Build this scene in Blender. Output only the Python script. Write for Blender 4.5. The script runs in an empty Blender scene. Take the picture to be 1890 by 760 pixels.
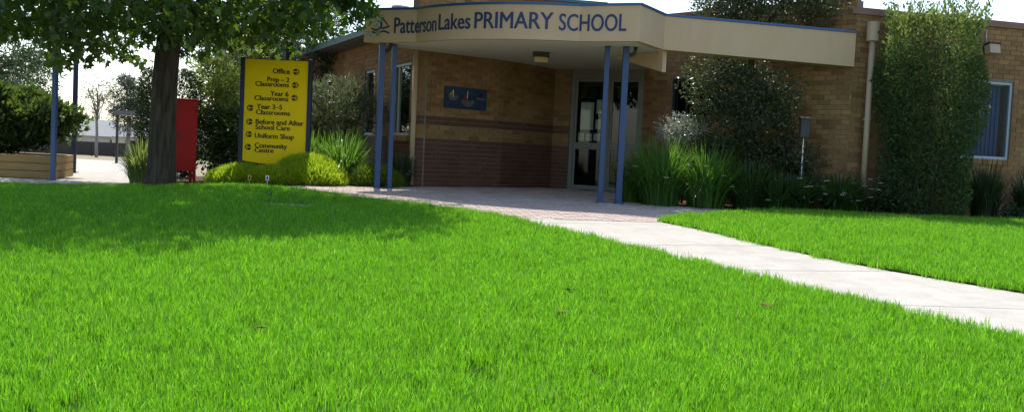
import bpy, bmesh, math, random
import numpy as np
from mathutils import Matrix, Vector
from mathutils.geometry import delaunay_2d_cdt

random.seed(5)
RNG = np.random.default_rng(11)
SC = bpy.context.scene
COL = SC.collection
R = math.radians

# ------------------------------------------------------------------ camera
PITCH, ROLL = math.atan(97 / 1855), R(2.7)
fw = Vector((0, math.cos(PITCH), -math.sin(PITCH)))
up0 = Vector((0, math.sin(PITCH), math.cos(PITCH)))
rt = Vector((1, 0, 0)) * math.cos(ROLL) + up0 * math.sin(ROLL)
up = Vector((1, 0, 0)) * -math.sin(ROLL) + up0 * math.cos(ROLL)
cam = bpy.data.cameras.new('camera')
cam.sensor_width = 36
cam.lens = 36 * 1855 / 1890
cam.clip_start = .05
cam.clip_end = 3000
cam_o = bpy.data.objects.new('camera', cam)
m = Matrix((rt, up, -fw)).transposed().to_4x4()
m.translation = (0, 0, .7)
cam_o.matrix_world = m
COL.objects.link(cam_o)
SC.camera = cam_o

# ------------------------------------------------------------------ light
SUN_EL = R(63)
to_sun = Vector((-.15, 1.0, 0)).normalized() * math.cos(SUN_EL) + Vector((0, 0, math.sin(SUN_EL)))
w = bpy.data.worlds.new('World')
SC.world = w
w.use_nodes = True
nt = w.node_tree
sky = nt.nodes.new('ShaderNodeTexSky')
sky.sky_type = 'NISHITA'
sky.sun_disc = False
sky.sun_elevation = SUN_EL
sky.sun_rotation = math.atan2(to_sun.x, to_sun.y)
sky.air_density = 1.0
sky.dust_density = 1.2
sky.ozone_density = 1.0
bg = nt.nodes['Background']
bg.inputs['Strength'].default_value = .15
nt.links.new(sky.outputs[0], bg.inputs['Color'])
sl = bpy.data.lights.new('sun', 'SUN')
sl.energy = 3.6
sl.angle = R(.53)
sl.color = (1, .96, .88)
so = bpy.data.objects.new('sun', sl)
so.rotation_euler = to_sun.to_track_quat('Z', 'Y').to_euler()
so.location = (0, 10, 30)
COL.objects.link(so)
SC.view_settings.view_transform = 'Standard'
SC.view_settings.look = 'None'
SC.view_settings.gamma = 1
SC.view_settings.use_curve_mapping = False
SC.view_settings.exposure = 1.05

# ------------------------------------------------------------------ materials
MATS = {}

def new_mat(name):
    mt = bpy.data.materials.new(name)
    mt.use_nodes = True
    MATS[name] = mt
    n = mt.node_tree
    return mt, n, n.nodes['Principled BSDF']

def ramp(n, fac, cols):
    r = n.nodes.new('ShaderNodeValToRGB')
    while len(r.color_ramp.elements) < len(cols):
        r.color_ramp.elements.new(.5)
    for i, c in enumerate(cols):
        p, c = c if len(c) == 2 else (i / (len(cols) - 1), c)
        r.color_ramp.elements[i].position = p
        r.color_ramp.elements[i].color = (*c, 1)
    n.links.new(fac, r.inputs['Fac'])
    return r.outputs['Color']

def noise(n, scale, detail=6, rough=.6, stretch=None, coord='Object'):
    t = n.nodes.new('ShaderNodeTexCoord')
    o = t.outputs[coord]
    if stretch:
        mp = n.nodes.new('ShaderNodeMapping')
        mp.inputs['Scale'].default_value = stretch
        n.links.new(o, mp.inputs['Vector'])
        o = mp.outputs['Vector']
    x = n.nodes.new('ShaderNodeTexNoise')
    x.inputs['Scale'].default_value = scale
    x.inputs['Detail'].default_value = detail
    x.inputs['Roughness'].default_value = rough
    n.links.new(o, x.inputs['Vector'])
    return x.outputs['Fac']

def mixc(n, a, b, fac, mode='MIX'):
    x = n.nodes.new('ShaderNodeMix')
    x.data_type = 'RGBA'
    x.blend_type = mode
    for s, v in ((x.inputs[0], fac), (x.inputs[6], a), (x.inputs[7], b)):
        if hasattr(v, 'links'):
            n.links.new(v, s)
        else:
            s.default_value = v if isinstance(v, float) else (*v, 1)
    return x.outputs[2]

def bump(n, bsdf, h, strength=.4, dist=.01):
    b = n.nodes.new('ShaderNodeBump')
    b.inputs['Strength'].default_value = strength
    b.inputs['Distance'].default_value = dist
    n.links.new(h, b.inputs['Height'])
    n.links.new(b.outputs['Normal'], bsdf.inputs['Normal'])

def surf(name, cols, scale=8, rough=.7, spec=.3, bmp=.3, stretch=None, metal=0, bscale=None, dist=.006):
    mt, n, b = new_mat(name)
    f = noise(n, scale, stretch=stretch)
    n.links.new(ramp(n, f, [(.3, cols[0]), (.7, cols[1])]), b.inputs['Base Color'])
    b.inputs['Roughness'].default_value = rough
    b.inputs['Specular IOR Level'].default_value = spec
    b.inputs['Metallic'].default_value = metal
    if bmp:
        bump(n, b, noise(n, bscale or scale * 8, stretch=stretch), bmp, dist)
    return mt

def island_random(n):
    g = n.nodes.new('ShaderNodeNewGeometry')
    o = n.nodes.new('ShaderNodeObjectInfo')
    a = n.nodes.new('ShaderNodeMath')
    a.operation = 'ADD'
    n.links.new(g.outputs['Random Per Island'], a.inputs[0])
    n.links.new(o.outputs['Random'], a.inputs[1])
    f = n.nodes.new('ShaderNodeMath')
    f.operation = 'FRACT'
    n.links.new(a.outputs[0], f.inputs[0])
    return f.outputs[0]

def piece(name, cols, rough=.8, scale=30, bmp=.5, grime=(.5, .5, .5), gs=.8):
    """masonry pieces: every piece its own tone, a grain, and broad weathering"""
    mt, n, b = new_mat(name)
    c = ramp(n, island_random(n), cols)
    f = noise(n, scale)
    c = mixc(n, c, ramp(n, f, [(.25, (.62, .6, .58)), (.7, (1, 1, 1))]), 1.0, 'MULTIPLY')
    f2 = noise(n, gs, 5)
    c = mixc(n, c, ramp(n, f2, [(.35, grime), (.6, (1, 1, 1))]), 1.0, 'MULTIPLY')
    n.links.new(c, b.inputs['Base Color'])
    b.inputs['Roughness'].default_value = rough
    b.inputs['Specular IOR Level'].default_value = .25
    bump(n, b, f, bmp, .004)
    return mt

def leaf(name, cols, trans=(.2, .4, .03), tw=.35, rough=.45, spec=.4, clump=1.2, world=False):
    """leaves: every leaf its own tone, clumps lighter and darker, light shines through"""
    mt, n, b = new_mat(name)
    c = ramp(n, island_random(n), cols)
    f = noise(n, clump, 3)
    if world:
        n.links.new(n.nodes.new('ShaderNodeNewGeometry').outputs['Position'], f.node.inputs['Vector'])
    c = mixc(n, c, ramp(n, f, [(.3, (.72, .78, .7)), (.7, (1.15, 1.1, 1.0))]), 1.0, 'MULTIPLY')
    n.links.new(c, b.inputs['Base Color'])
    b.inputs['Roughness'].default_value = rough
    b.inputs['Specular IOR Level'].default_value = spec
    t = n.nodes.new('ShaderNodeBsdfTranslucent')
    tc = mixc(n, c, trans, .6)
    n.links.new(tc, t.inputs['Color'])
    mx = n.nodes.new('ShaderNodeMixShader')
    mx.inputs[0].default_value = tw
    n.links.new(b.outputs[0], mx.inputs[1])
    n.links.new(t.outputs[0], mx.inputs[2])
    n.links.new(mx.outputs[0], n.nodes['Material Output'].inputs['Surface'])
    return mt

def glass(name, tint=(.75, .82, .82), rough=.02, base=.022):
    mt, n, b = new_mat(name)
    tr = n.nodes.new('ShaderNodeBsdfTransparent')
    tr.inputs['Color'].default_value = (*tint, 1)
    gl = n.nodes.new('ShaderNodeBsdfGlossy')
    gl.inputs['Roughness'].default_value = rough
    lw = n.nodes.new('ShaderNodeLayerWeight')
    p5 = n.nodes.new('ShaderNodeMath')
    p5.operation = 'POWER'
    p5.inputs[1].default_value = 4.5
    n.links.new(lw.outputs['Facing'], p5.inputs[0])
    fr = n.nodes.new('ShaderNodeMath')
    fr.operation = 'MULTIPLY_ADD'
    fr.inputs[1].default_value = .9
    fr.inputs[2].default_value = base
    n.links.new(p5.outputs[0], fr.inputs[0])
    mx = n.nodes.new('ShaderNodeMixShader')
    n.links.new(fr.outputs[0], mx.inputs[0])
    n.links.new(tr.outputs[0], mx.inputs[1])
    n.links.new(gl.outputs[0], mx.inputs[2])
    n.links.new(mx.outputs[0], n.nodes['Material Output'].inputs['Surface'])
    return mt

surf('soil', ((.035, .024, .016), (.10, .07, .045)), 3, .95, .1, .9, dist=.02, bscale=40)
surf('dry_ground', ((.16, .14, .09), (.26, .22, .15)), 1.5, .95, .1, .5, bscale=20)
surf('mulch', ((.03, .02, .014), (.12, .08, .05)), 22, .95, .1, 1.0, dist=.03, bscale=60)
surf('turf', ((.02, .06, .006), (.04, .09, .01)), 5, .95, .0, .8, dist=.02, bscale=60)
surf('concrete', ((.335, .314, .275), (.395, .371, .328)), 1.7, .9, .15, .5, bscale=120, dist=.004)
_m = MATS['concrete'].node_tree
_b = _m.nodes['Principled BSDF']
_c = _b.inputs['Base Color'].links[0].from_socket
_st = ramp(_m, noise(_m, 4.5, 8, .75), [(.33, (.86, .85, .83)), (.55, (1, 1, 1))])
_sp = ramp(_m, noise(_m, 90, 3, .6), [(.3, (.78, .77, .75)), (.5, (1, 1, 1))])
_m.links.new(mixc(_m, mixc(_m, _c, _st, 1.0, 'MULTIPLY'), _sp, .7, 'MULTIPLY'), _b.inputs['Base Color'])
surf('joint', ((.06, .055, .05), (.12, .11, .1)), 20, .95, .1, .3)
surf('mortar', ((.16, .14, .115), (.24, .21, .17)), 12, .95, .1, .5)
piece('tan_brick', [(.24, .13, .05), (.37, .205, .076), (.33, .19, .082), (.43, .25, .1)], grime=(.74, .7, .66))
piece('red_brick', [(.13, .062, .036), (.18, .086, .048), (.145, .075, .046)], grime=(.7, .68, .66))
piece('paver', [(.48, .38, .33), (.57, .47, .41), (.53, .44, .4), (.6, .51, .46)], grime=(.85, .82, .8), gs=1.3)
surf('render_paint', ((.53, .37, .225), (.565, .4, .25)), 1.2, .75, .25, .25, bscale=150, dist=.002)
_m = MATS['render_paint'].node_tree
_b = _m.nodes['Principled BSDF']
_c = _b.inputs['Base Color'].links[0].from_socket
_st = ramp(_m, noise(_m, 1.3, 6, .75, (3, 3, .6)), [(.32, (.84, .83, .81)), (.62, (1, 1, 1))])
_m.links.new(mixc(_m, _c, _st, .35, 'MULTIPLY'), _b.inputs['Base Color'])
surf('soffit_paint', ((.7, .64, .53), (.74, .68, .57)), 1.0, .8, .2, .1, bscale=60)
surf('cream_paint', ((.42, .32, .2), (.47, .36, .23)), 3, .55, .4, .08)
surf('coping', ((.2, .115, .085), (.26, .155, .115)), 3, .8, .2, .3)
surf('blue_paint', ((.010, .04, .13), (.015, .052, .16)), 6, .42, .5, .06)
surf('pole_blue', ((.04, .085, .21), (.05, .105, .25)), 6, .45, .5, .06)
surf('dark_blue_paint', ((.008, .014, .05), (.012, .02, .062)), 6, .5, .4, .06)
surf('letter_blue', ((.022, .035, .10), (.028, .045, .12)), 6, .5, .4, 0)
surf('cap_blue', ((.02, .07, .19), (.03, .09, .23)), 4, .4, .5, .05)
surf('sign_yellow', ((.8, .54, .002), (.86, .59, .003)), 1.5, .55, .15, .03)
surf('letter_black', ((.02, .018, .01), (.03, .025, .012)), 6, .6, .3, 0)
surf('red_paint', ((.34, .006, .005), (.4, .009, .007)), 3, .5, .2, .05)
surf('white_paint', ((.72, .71, .68), (.8, .79, .76)), 4, .5, .4, .04)
surf('frame_grey', ((.33, .37, .42), (.40, .44, .48)), 4, .45, .5, .04)
surf('frame_olive', ((.17, .17, .145), (.21, .21, .18)), 4, .5, .4, .04)
surf('dark_metal', ((.02, .021, .02), (.035, .035, .032)), 6, .5, .4, .05)
surf('grey_metal', ((.10, .10, .098), (.14, .14, .135)), 5, .5, .4, .05)
surf('box_brown', ((.05, .046, .04), (.075, .068, .06)), 5, .6, .3, .05)
surf('galvanised', ((.4, .41, .42), (.5, .51, .52)), 14, .4, .5, .05, metal=.4)
surf('green_metal', ((.07, .13, .12), (.1, .17, .155)), 3, .5, .4, .05)
surf('timber', ((.25, .16, .062), (.36, .245, .105)), 2.5, .85, .15, .5, stretch=(1, 14, 14), bscale=10)
surf('timber_grey', ((.045, .038, .033), (.07, .06, .052)), 2.5, .9, .15, .4, stretch=(8, 8, 1))
surf('bark', ((.03, .024, .018), (.11, .088, .068)), 7, .95, .1, 1.0, stretch=(2.2, 2.2, .35), bscale=16, dist=.03)
surf('pale_bark', ((.16, .14, .12), (.28, .25, .22)), 5, .9, .1, .4)
surf('roof_tile', ((.10, .11, .12), (.14, .15, .16)), 2, .7, .3, .2)
surf('house_wall', ((.5, .44, .36), (.56, .5, .42)), 2, .9, .2, .1)
surf('blind_blue', ((.024, .065, .17), (.032, .085, .21)), 3, .8, .1, 0)
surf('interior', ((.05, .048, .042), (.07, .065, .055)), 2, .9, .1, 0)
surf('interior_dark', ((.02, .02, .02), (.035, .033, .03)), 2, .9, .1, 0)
surf('paper', ((.62, .62, .58), (.7, .7, .66)), 4, .9, .1, 0)
surf('lamp_lens', ((.42, .32, .13), (.5, .4, .18)), 5, .35, .5, 0)
surf('dry_leaf', ((.10, .05, .022), (.2, .11, .05)), 30, .8, .2, .2)
surf('petal', ((.78, .77, .66), (.85, .84, .76)), 20, .6, .2, 0)
surf('mural_sea', ((.008, .018, .045), (.018, .042, .095)), 9, .5, .4, .1, stretch=(1, 1, 3))
surf('mural_sky', ((.014, .032, .072), (.022, .052, .11)), 7, .5, .4, .1)
surf('mural_red', ((.12, .022, .018), (.17, .035, .025)), 9, .5, .3, 0)
surf('mural_yellow', ((.26, .25, .02), (.32, .3, .03)), 9, .5, .3, 0)
surf('mural_dark', ((.012, .013, .016), (.02, .02, .024)), 9, .5, .3, 0)
surf('mural_grey', ((.085, .085, .085), (.13, .128, .122)), 12, .5, .3, 0)
surf('tag_yellow', ((.5, .35, .05), (.55, .4, .06)), 12, .5, .3, 0)
glass('window_glass', (.8, .86, .88), .02, .008)
glass('lobby_glass', (.8, .84, .8), .02, .03)
leaf('shade_tree_leaf', [(.012, .038, .007), (.021, .058, .01), (.034, .08, .013), (.058, .118, .018)], (.27, .48, .03), .3, .4, .45, clump=.8)
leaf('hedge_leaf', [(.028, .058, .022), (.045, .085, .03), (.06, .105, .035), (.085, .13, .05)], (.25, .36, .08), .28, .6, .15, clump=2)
leaf('painted_sun_leaf', [(.09, .13, .035), (.14, .19, .05), (.19, .24, .07)], (.4, .5, .1), .4, clump=2)  # brighter copy of the hedge leaf, sunlight put into its colour
leaf('canopy_tree_leaf', [(.025, .04, .02), (.04, .06, .025), (.055, .075, .03), (.08, .095, .04)], (.22, .26, .07), .28, .4, .4, clump=2)
leaf('silver_leaf', [(.07, .10, .065), (.11, .14, .09), (.15, .18, .12)], (.25, .3, .12), .25, .35, .6, clump=2.5)
leaf('wattle_leaf', [(.09, .15, .04), (.14, .21, .06), (.2, .26, .08)], (.42, .5, .09), .42, clump=1.5)
leaf('gold_leaf', [(.13, .24, .012), (.27, .4, .02), (.46, .56, .035)], (.6, .78, .04), .48, clump=3)
leaf('lime_leaf', [(.08, .15, .015), (.12, .2, .02), (.15, .23, .03)], (.35, .5, .04), .35, clump=3)
leaf('strap_leaf', [(.03, .085, .014), (.055, .135, .02), (.085, .18, .028)], (.26, .52, .05), .38, .32, .6, clump=3)
leaf('dark_strap_leaf', [(.018, .045, .012), (.03, .07, .016), (.045, .095, .02)], (.12, .25, .04), .3, .35, .5, clump=3)
leaf('dark_leaf', [(.015, .035, .012), (.025, .05, .016), (.035, .065, .02)], (.1, .18, .03), .22, clump=1.5)
leaf('glossy_leaf', [(.018, .038, .01), (.032, .06, .014), (.055, .09, .018)], (.25, .4, .05), .28, .4, .4, clump=1.2)
leaf('far_leaf', [(.03, .045, .028), (.045, .06, .035), (.06, .075, .045)], (.12, .16, .07), .2, clump=.4)
leaf('white_leaf', [(.18, .2, .16), (.3, .32, .27), (.42, .43, .38)], (.4, .42, .34), .25, .3, .6, clump=5)
leaf('grass_blade', [(0, (.016, .07, .01)), (.28, (.05, .19, .012)), (.6, (.12, .38, .014)), (.92, (.26, .52, .03)), (.96, (.45, .42, .17))], (.3, .72, .018), .48, .4, .3, clump=.9, world=True)

# ------------------------------------------------------------------ terrain
GY = [-5, 0, 4, 7, 9, 13, 16, 18, 20, 200]
GZ = [-.6, -.6, -.57, -.46, -.36, -.15, -.07, -.03, 0, 0]

def sm(a, b, x):
    t = np.clip((x - a) / (b - a), 0, 1)
    return t * t * (3 - 2 * t)

def ground_z(X, Y):
    X = np.asarray(X, float)
    Y = np.asarray(Y, float)
    b = np.interp(Y, GY, GZ) - .22 * sm(-3.5, -8, X) * sm(10, 17, Y)
    return b - np.clip((Y - 24) * .0175, 0, 1.9) * sm(-4.5, -8, X)

def gz(x, y):
    return float(ground_z(x, y))

# ------------------------------------------------------------------ object helpers
def link(o, parent=None):
    COL.objects.link(o)
    if parent is not None:
        o.parent = parent
    return o

def tag(o, label=None, cat=None, group=None, kind=None):
    for k, v in (('label', label), ('category', cat), ('group', group), ('kind', kind)):
        if v:
            o[k] = v
    return o

def thing(name, label, cat, loc=(0, 0, 0), rz=0, group=None):
    o = bpy.data.objects.new(name, None)
    o.empty_display_size = .2
    o.location = loc
    o.rotation_euler = (0, 0, rz)
    link(o)
    return tag(o, label, cat, group)

def mesh_obj(name, verts, faces, mat, parent=None, smooth=False):
    me = bpy.data.meshes.new(name)
    me.from_pydata([tuple(map(float, v)) for v in verts], [], [tuple(f) for f in faces])
    me.materials.append(MATS[mat])
    if smooth:
        me.polygons.foreach_set('use_smooth', [True] * len(me.polygons))
    me.update()
    return link(bpy.data.objects.new(name, me), parent)

class MB:
    """collects solids for ONE mesh object"""
    def __init__(s):
        s.v, s.f = [], []

    def add(s, v, f):
        k = len(s.v)
        s.v += [tuple(p) for p in v]
        s.f += [tuple(i + k for i in q) for q in f]
        return s

    def box(s, x0, x1, y0, y1, z0, z1, M=None):
        v = [(x, y, z) for z in (z0, z1) for x, y in ((x0, y0), (x1, y0), (x1, y1), (x0, y1))]
        if M is not None:
            v = [tuple(M @ Vector(p)) for p in v]
        return s.add(v, [(3, 2, 1, 0), (4, 5, 6, 7), (0, 1, 5, 4), (1, 2, 6, 5), (2, 3, 7, 6), (3, 0, 4, 7)])

    def prism(s, poly, z0, z1):
        n = len(poly)
        a = sum(poly[i][0] * poly[(i + 1) % n][1] - poly[(i + 1) % n][0] * poly[i][1] for i in range(n))
        if a < 0:
            poly = poly[::-1]
        v = [(x, y, z0) for x, y in poly] + [(x, y, z1) for x, y in poly]
        f = [tuple(range(n))[::-1], tuple(range(n, 2 * n))]
        f += [(i, (i + 1) % n, n + (i + 1) % n, n + i) for i in range(n)]
        return s.add(v, f)

    def tube(s, pts, rad, n=10, cap=True):
        pts = [Vector(p) for p in pts]
        rad = rad if hasattr(rad, '__len__') else [rad] * len(pts)
        v, f = [], []
        ref = None
        for i, p in enumerate(pts):
            d = (pts[min(i + 1, len(pts) - 1)] - pts[max(i - 1, 0)]).normalized()
            if ref is None:
                ref = d.orthogonal().normalized()
            ref = (ref - d * ref.dot(d)).normalized()
            b = d.cross(ref)
            for k in range(n):
                t = 2 * math.pi * k / n
                v.append(tuple(p + (ref * math.cos(t) + b * math.sin(t)) * rad[i]))
        for i in range(len(pts) - 1):
            for k in range(n):
                k2 = (k + 1) % n
                f.append((i * n + k, i * n + k2, (i + 1) * n + k2, (i + 1) * n + k))
        if cap:
            f.append(tuple(range(n))[::-1])
            f.append(tuple(range((len(pts) - 1) * n, len(pts) * n)))
        return s.add(v, f)

    def build(s, name, mat, parent=None, smooth=False, bevel=0):
        o = mesh_obj(name, s.v, s.f, mat, parent, smooth)
        if bevel:
            b = o.modifiers.new('bevel', 'BEVEL')
            b.width = bevel
            b.segments = 2
            b.limit_method = 'ANGLE'
        return o

def sheet(name, poly, mat, lift=0.0, step=.5, zf=None, parent=None):
    """a polygon laid on the terrain"""
    zf = zf or gz
    P = []
    n = len(poly)
    for i in range(n):
        a, b = Vector(poly[i]), Vector(poly[(i + 1) % n])
        k = max(1, int((b - a).length / step))
        P += [a.lerp(b, j / k) for j in range(k)]
    nb = len(P)
    xs, ys = [p[0] for p in poly], [p[1] for p in poly]
    inner = []
    for x in np.arange(min(xs), max(xs), step):
        for y in np.arange(min(ys), max(ys), step):
            if inside(poly, x, y):
                inner.append(Vector((x + .013, y + .017)))
    vs, es, fs, *_ = delaunay_2d_cdt(P + inner, [], [tuple(range(nb))], 1, 1e-4)
    v = [(p.x, p.y, zf(p.x, p.y) + lift) for p in vs]
    fs = [f if (Vector(v[f[1]]) - Vector(v[f[0]])).cross(Vector(v[f[2]]) - Vector(v[f[0]])).z > 0 else f[::-1] for f in fs]
    return mesh_obj(name, v, fs, mat, parent, smooth=True)

def inside(poly, x, y):
    c = False
    j = len(poly) - 1
    for i in range(len(poly)):
        xi, yi = poly[i]
        xj, yj = poly[j]
        if (yi > y) != (yj > y) and x < (xj - xi) * (y - yi) / (yj - yi) + xi:
            c = not c
        j = i
    return c

def inside_np(poly, X, Y):
    c = np.zeros(len(X), bool)
    j = len(poly) - 1
    for i in range(len(poly)):
        xi, yi = poly[i]
        xj, yj = poly[j]
        if yi != yj:
            t = ((yi > Y) != (yj > Y)) & (X < (xj - xi) * (Y - yi) / (yj - yi) + xi)
            c ^= t
        j = i
    return c

def big_mesh(name, V, tris, mat, parent=None):
    """fast mesh from numpy: V (n,3), tris (m,3)"""
    me = bpy.data.meshes.new(name)
    nv, nf = len(V), len(tris)
    me.vertices.add(nv)
    me.vertices.foreach_set('co', np.ascontiguousarray(V, np.float32).ravel())
    me.loops.add(nf * 3)
    me.loops.foreach_set('vertex_index', np.ascontiguousarray(tris, np.int32).ravel())
    me.polygons.add(nf)
    me.polygons.foreach_set('loop_start', np.arange(0, nf * 3, 3, dtype=np.int32))
    me.polygons.foreach_set('loop_total', np.full(nf, 3, np.int32))
    me.materials.append(MATS[mat])
    me.update(calc_edges=True)
    return link(bpy.data.objects.new(name, me), parent)

# leaf shapes in the x (length) / y (width) plane
OVAL = (np.array([(0, 0, 0), (.45, .27, .07), (1, 0, -.05), (.45, -.27, .07)]), [(0, 2, 1), (0, 3, 2)])
LANCE = (np.array([(0, 0, 0), (.4, .1, .03), (1, 0, -.08), (.4, -.1, .03)]), [(0, 2, 1), (0, 3, 2)])
NEEDLE = (np.array([(0, .09, 0), (0, -.09, 0), (1, 0, .0)]), [(0, 1, 2)])
MAPLE = (np.array([(0, 0, 0), (.12, .42, -.05), (.38, .2, .03), (.72, .48, -.09), (.66, .14, .02), (1.05, 0, -.1),
                   (.66, -.14, .02), (.72, -.48, -.09), (.38, -.2, .03), (.12, -.42, -.05)]),
         [(0, 2, 1), (0, 4, 2), (2, 4, 3), (0, 6, 4), (4, 6, 5), (0, 8, 6), (6, 8, 7), (0, 9, 8)])

def leaves(name, P, size, shape, mat, parent=None, axis=None, spread=1.0, jit=.35, flat=0.0):
    """P: (n,3) leaf bases; axis: preferred leaf direction (n,3); flat: how far the blade turns up to the sky"""
    P = np.asarray(P, float)
    n = len(P)
    d = RNG.normal(size=(n, 3)) * spread
    if axis is not None:
        d = d + axis
    d /= np.linalg.norm(d, axis=1)[:, None] + 1e-9
    q = RNG.normal(size=(n, 3))
    q[:, 2] += flat
    q -= d * np.sum(q * d, 1)[:, None]
    q /= np.linalg.norm(q, axis=1)[:, None] + 1e-9
    b = np.cross(q, d)
    sz = size * (1 + jit * RNG.uniform(-1, 1, n))
    tv, tf = shape
    V = P[:, None, :] + sz[:, None, None] * (tv[None, :, 0, None] * d[:, None, :] + tv[None, :, 1, None] * b[:, None, :] + tv[None, :, 2, None] * q[:, None, :])
    k = len(tv)
    T = (np.array(tf)[None] + (np.arange(n) * k)[:, None, None]).reshape(-1, 3)
    return big_mesh(name, V.reshape(-1, 3), T, mat, parent)

def ball(n, lo=.0):
    d = RNG.normal(size=(n, 3))
    d /= np.linalg.norm(d, axis=1)[:, None]
    r = RNG.uniform(lo ** 3, 1, n) ** (1 / 3)
    return d * r[:, None]

def clumped(centre, radii, nclump, per, rclump, lo=.3, keep=None):
    """leaf points gathered in clumps through an ellipsoid"""
    c = ball(nclump, lo) * radii + centre
    out, ax = [], []
    for p in c:
        r = rclump * random.uniform(.7, 1.3)
        k = int(per * random.uniform(.6, 1.3))
        b = ball(k, .35)
        out.append(p + b * r * np.array((1, 1, .75)))
        o = (p - centre) / radii
        ax.append(b * .7 + o * .6)
    P, A = np.vstack(out), np.vstack(ax)
    if keep is not None:
        kk = keep(P)
        P, A = P[kk], A[kk]
    return P, A, c

# ------------------------------------------------------------------ layout (metres; camera at the origin, looking along +Y)
FASCIA_ARC = []
_c, _r = (.79010672, 19.59613661), 3.27004804
_t1, _t2 = math.atan2(17.60 - _c[1], -1.80 - _c[0]), math.atan2(16.33 - _c[1], .95 - _c[0])
for _t in np.linspace(_t1, _t2, 19):
    FASCIA_ARC.append((_c[0] + _r * math.cos(_t), _c[1] + _r * math.sin(_t)))
FASCIA = [(-2.78, 18.05)] + FASCIA_ARC + [(1.88, 15.94), (2.42, 16.98)]
RUN_END = (5.74, 17.33)
WA, WB, WC = (-1.74, 19.2), (-.27, 20.4), (.8, 21.85)
DL, DR = (1.15, 21.7), (2.62, 20.95)
W2E = (5.76, 17.42)
W1E = (12.0, 19.2)
WLE = (-8.2, 33.4)
WLC = (-1.9, 19.12)

LAWN_EDGE = [(-.1, 13.12), (.75, 11.75), (1.48, 10.55), (2.05, 9.69), (2.66, 8.75), (3.24, 7.82), (3.68, 7.1), (4.6, 5.6), (5.6, 4.0), (6.2, 3.0)]
LAWN_FAR = [(-16, 17.3), (-8.9, 17.43), (-8.03, 17.75), (-6.62, 17.75), (-5.0, 17.2), (-4.14, 16.6), (-3.34, 16.02), (-2.49, 15.12), (-1.94, 14.7), (-1.28, 14.39), (-.63, 13.75)]
LAWN_L = LAWN_FAR + LAWN_EDGE + [(6.2, 1.0), (-16, 1.0)]
R_EDGE = [(2.04, 13.59), (2.46, 12.77), (2.9, 11.75), (3.34, 10.9), (3.82, 10.15), (4.29, 9.6), (4.75, 9.1), (5.6, 7.75), (6.6, 6.2), (7.4, 5.0)]
R_FAR = [(2.09, 13.77), (2.46, 14.45), (3.2, 15.3), (3.93, 15.98), (4.36, 16.32), (5.8, 16.39), (8.53, 16.73), (14, 17.5)]
LAWN_R = R_FAR + [(14, 5.0)] + R_EDGE[::-1]

# ------------------------------------------------------------------ ground
xs = np.unique(np.concatenate([np.linspace(-700, -60, 12), np.linspace(-60, 60, 81), np.linspace(60, 700, 12)]))
ys = np.unique(np.concatenate([np.linspace(-300, -10, 8), np.linspace(-10, 40, 51), np.linspace(40, 150, 23), np.linspace(150, 1200, 14)]))
gv = [(x, y, gz(x, y) - .05) for y in ys for x in xs]
nx = len(xs)
gf = [(j * nx + i, j * nx + i + 1, (j + 1) * nx + i + 1, (j + 1) * nx + i) for j in range(len(ys) - 1) for i in range(nx - 1)]
tag(mesh_obj('ground', gv, gf, 'dry_ground', smooth=True), 'dry bare ground under and beyond the school garden', 'ground', kind='structure')
tag(sheet('lawn', LAWN_L, 'turf', -.008, .6), 'broad front lawn left of the concrete path', 'lawn', kind='structure')
tag(sheet('lawn', LAWN_R, 'turf', .012, .6), 'small lawn right of the concrete path', 'lawn', kind='structure')
BED_R = [(1.9, 17.35), (2.9, 16.95), (3.93, 16.2), (4.4, 16.5), (5.8, 16.55), (8.6, 16.9), (14, 17.65), (14, 20.2), (9, 18.8), (5.8, 18), (2.9, 21.2), (2.3, 20.8)]
tag(sheet('garden_bed', BED_R, 'mulch', -.006, .4), 'dark mulch garden bed along the right brick wing', 'garden bed', kind='structure')
BED_L = [(-1.95, 18.75), (-3.04, 18.25), (-3.7, 17.9), (-4.2, 17.0), (-5.0, 17.4), (-6.3, 17.95), (-7.4, 18.2), (-7.6, 22), (-8.3, 30), (-5, 28), (-1.9, 19.3)]
tag(sheet('garden_bed', BED_L, 'mulch', -.006, .4), 'dark mulch garden bed around the yellow sign', 'garden bed', kind='structure')

# ------------------------------------------------------------------ concrete path: slabs with open joints
def path_pt(side, t):
    e = LAWN_EDGE if side == 0 else R_EDGE
    y = t
    q = sorted(e, key=lambda p: p[1])
    return (float(np.interp(y, [p[1] for p in q], [p[0] for p in q])), y)

path = sheet('path_bed', [(-1.0, 13.9), (-.2, 12.9)] + [(x - .1, y - .1) for x, y in LAWN_EDGE] + [(x + .12, y) for x, y in R_EDGE[::-1]] + [(2.2, 13.9)], 'joint', -.035, .5)
path.name = 'concrete_path'
tag(path, 'pale concrete path crossing the lawn to the entrance', 'path', kind='structure')
JL = [12.72, 11.09, 9.68, 8.25, 6.9, 5.5, 4.1]
JR = [13.3, 11.6, 10.1, 8.44, 7.2, 5.9, 5.02]

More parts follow.
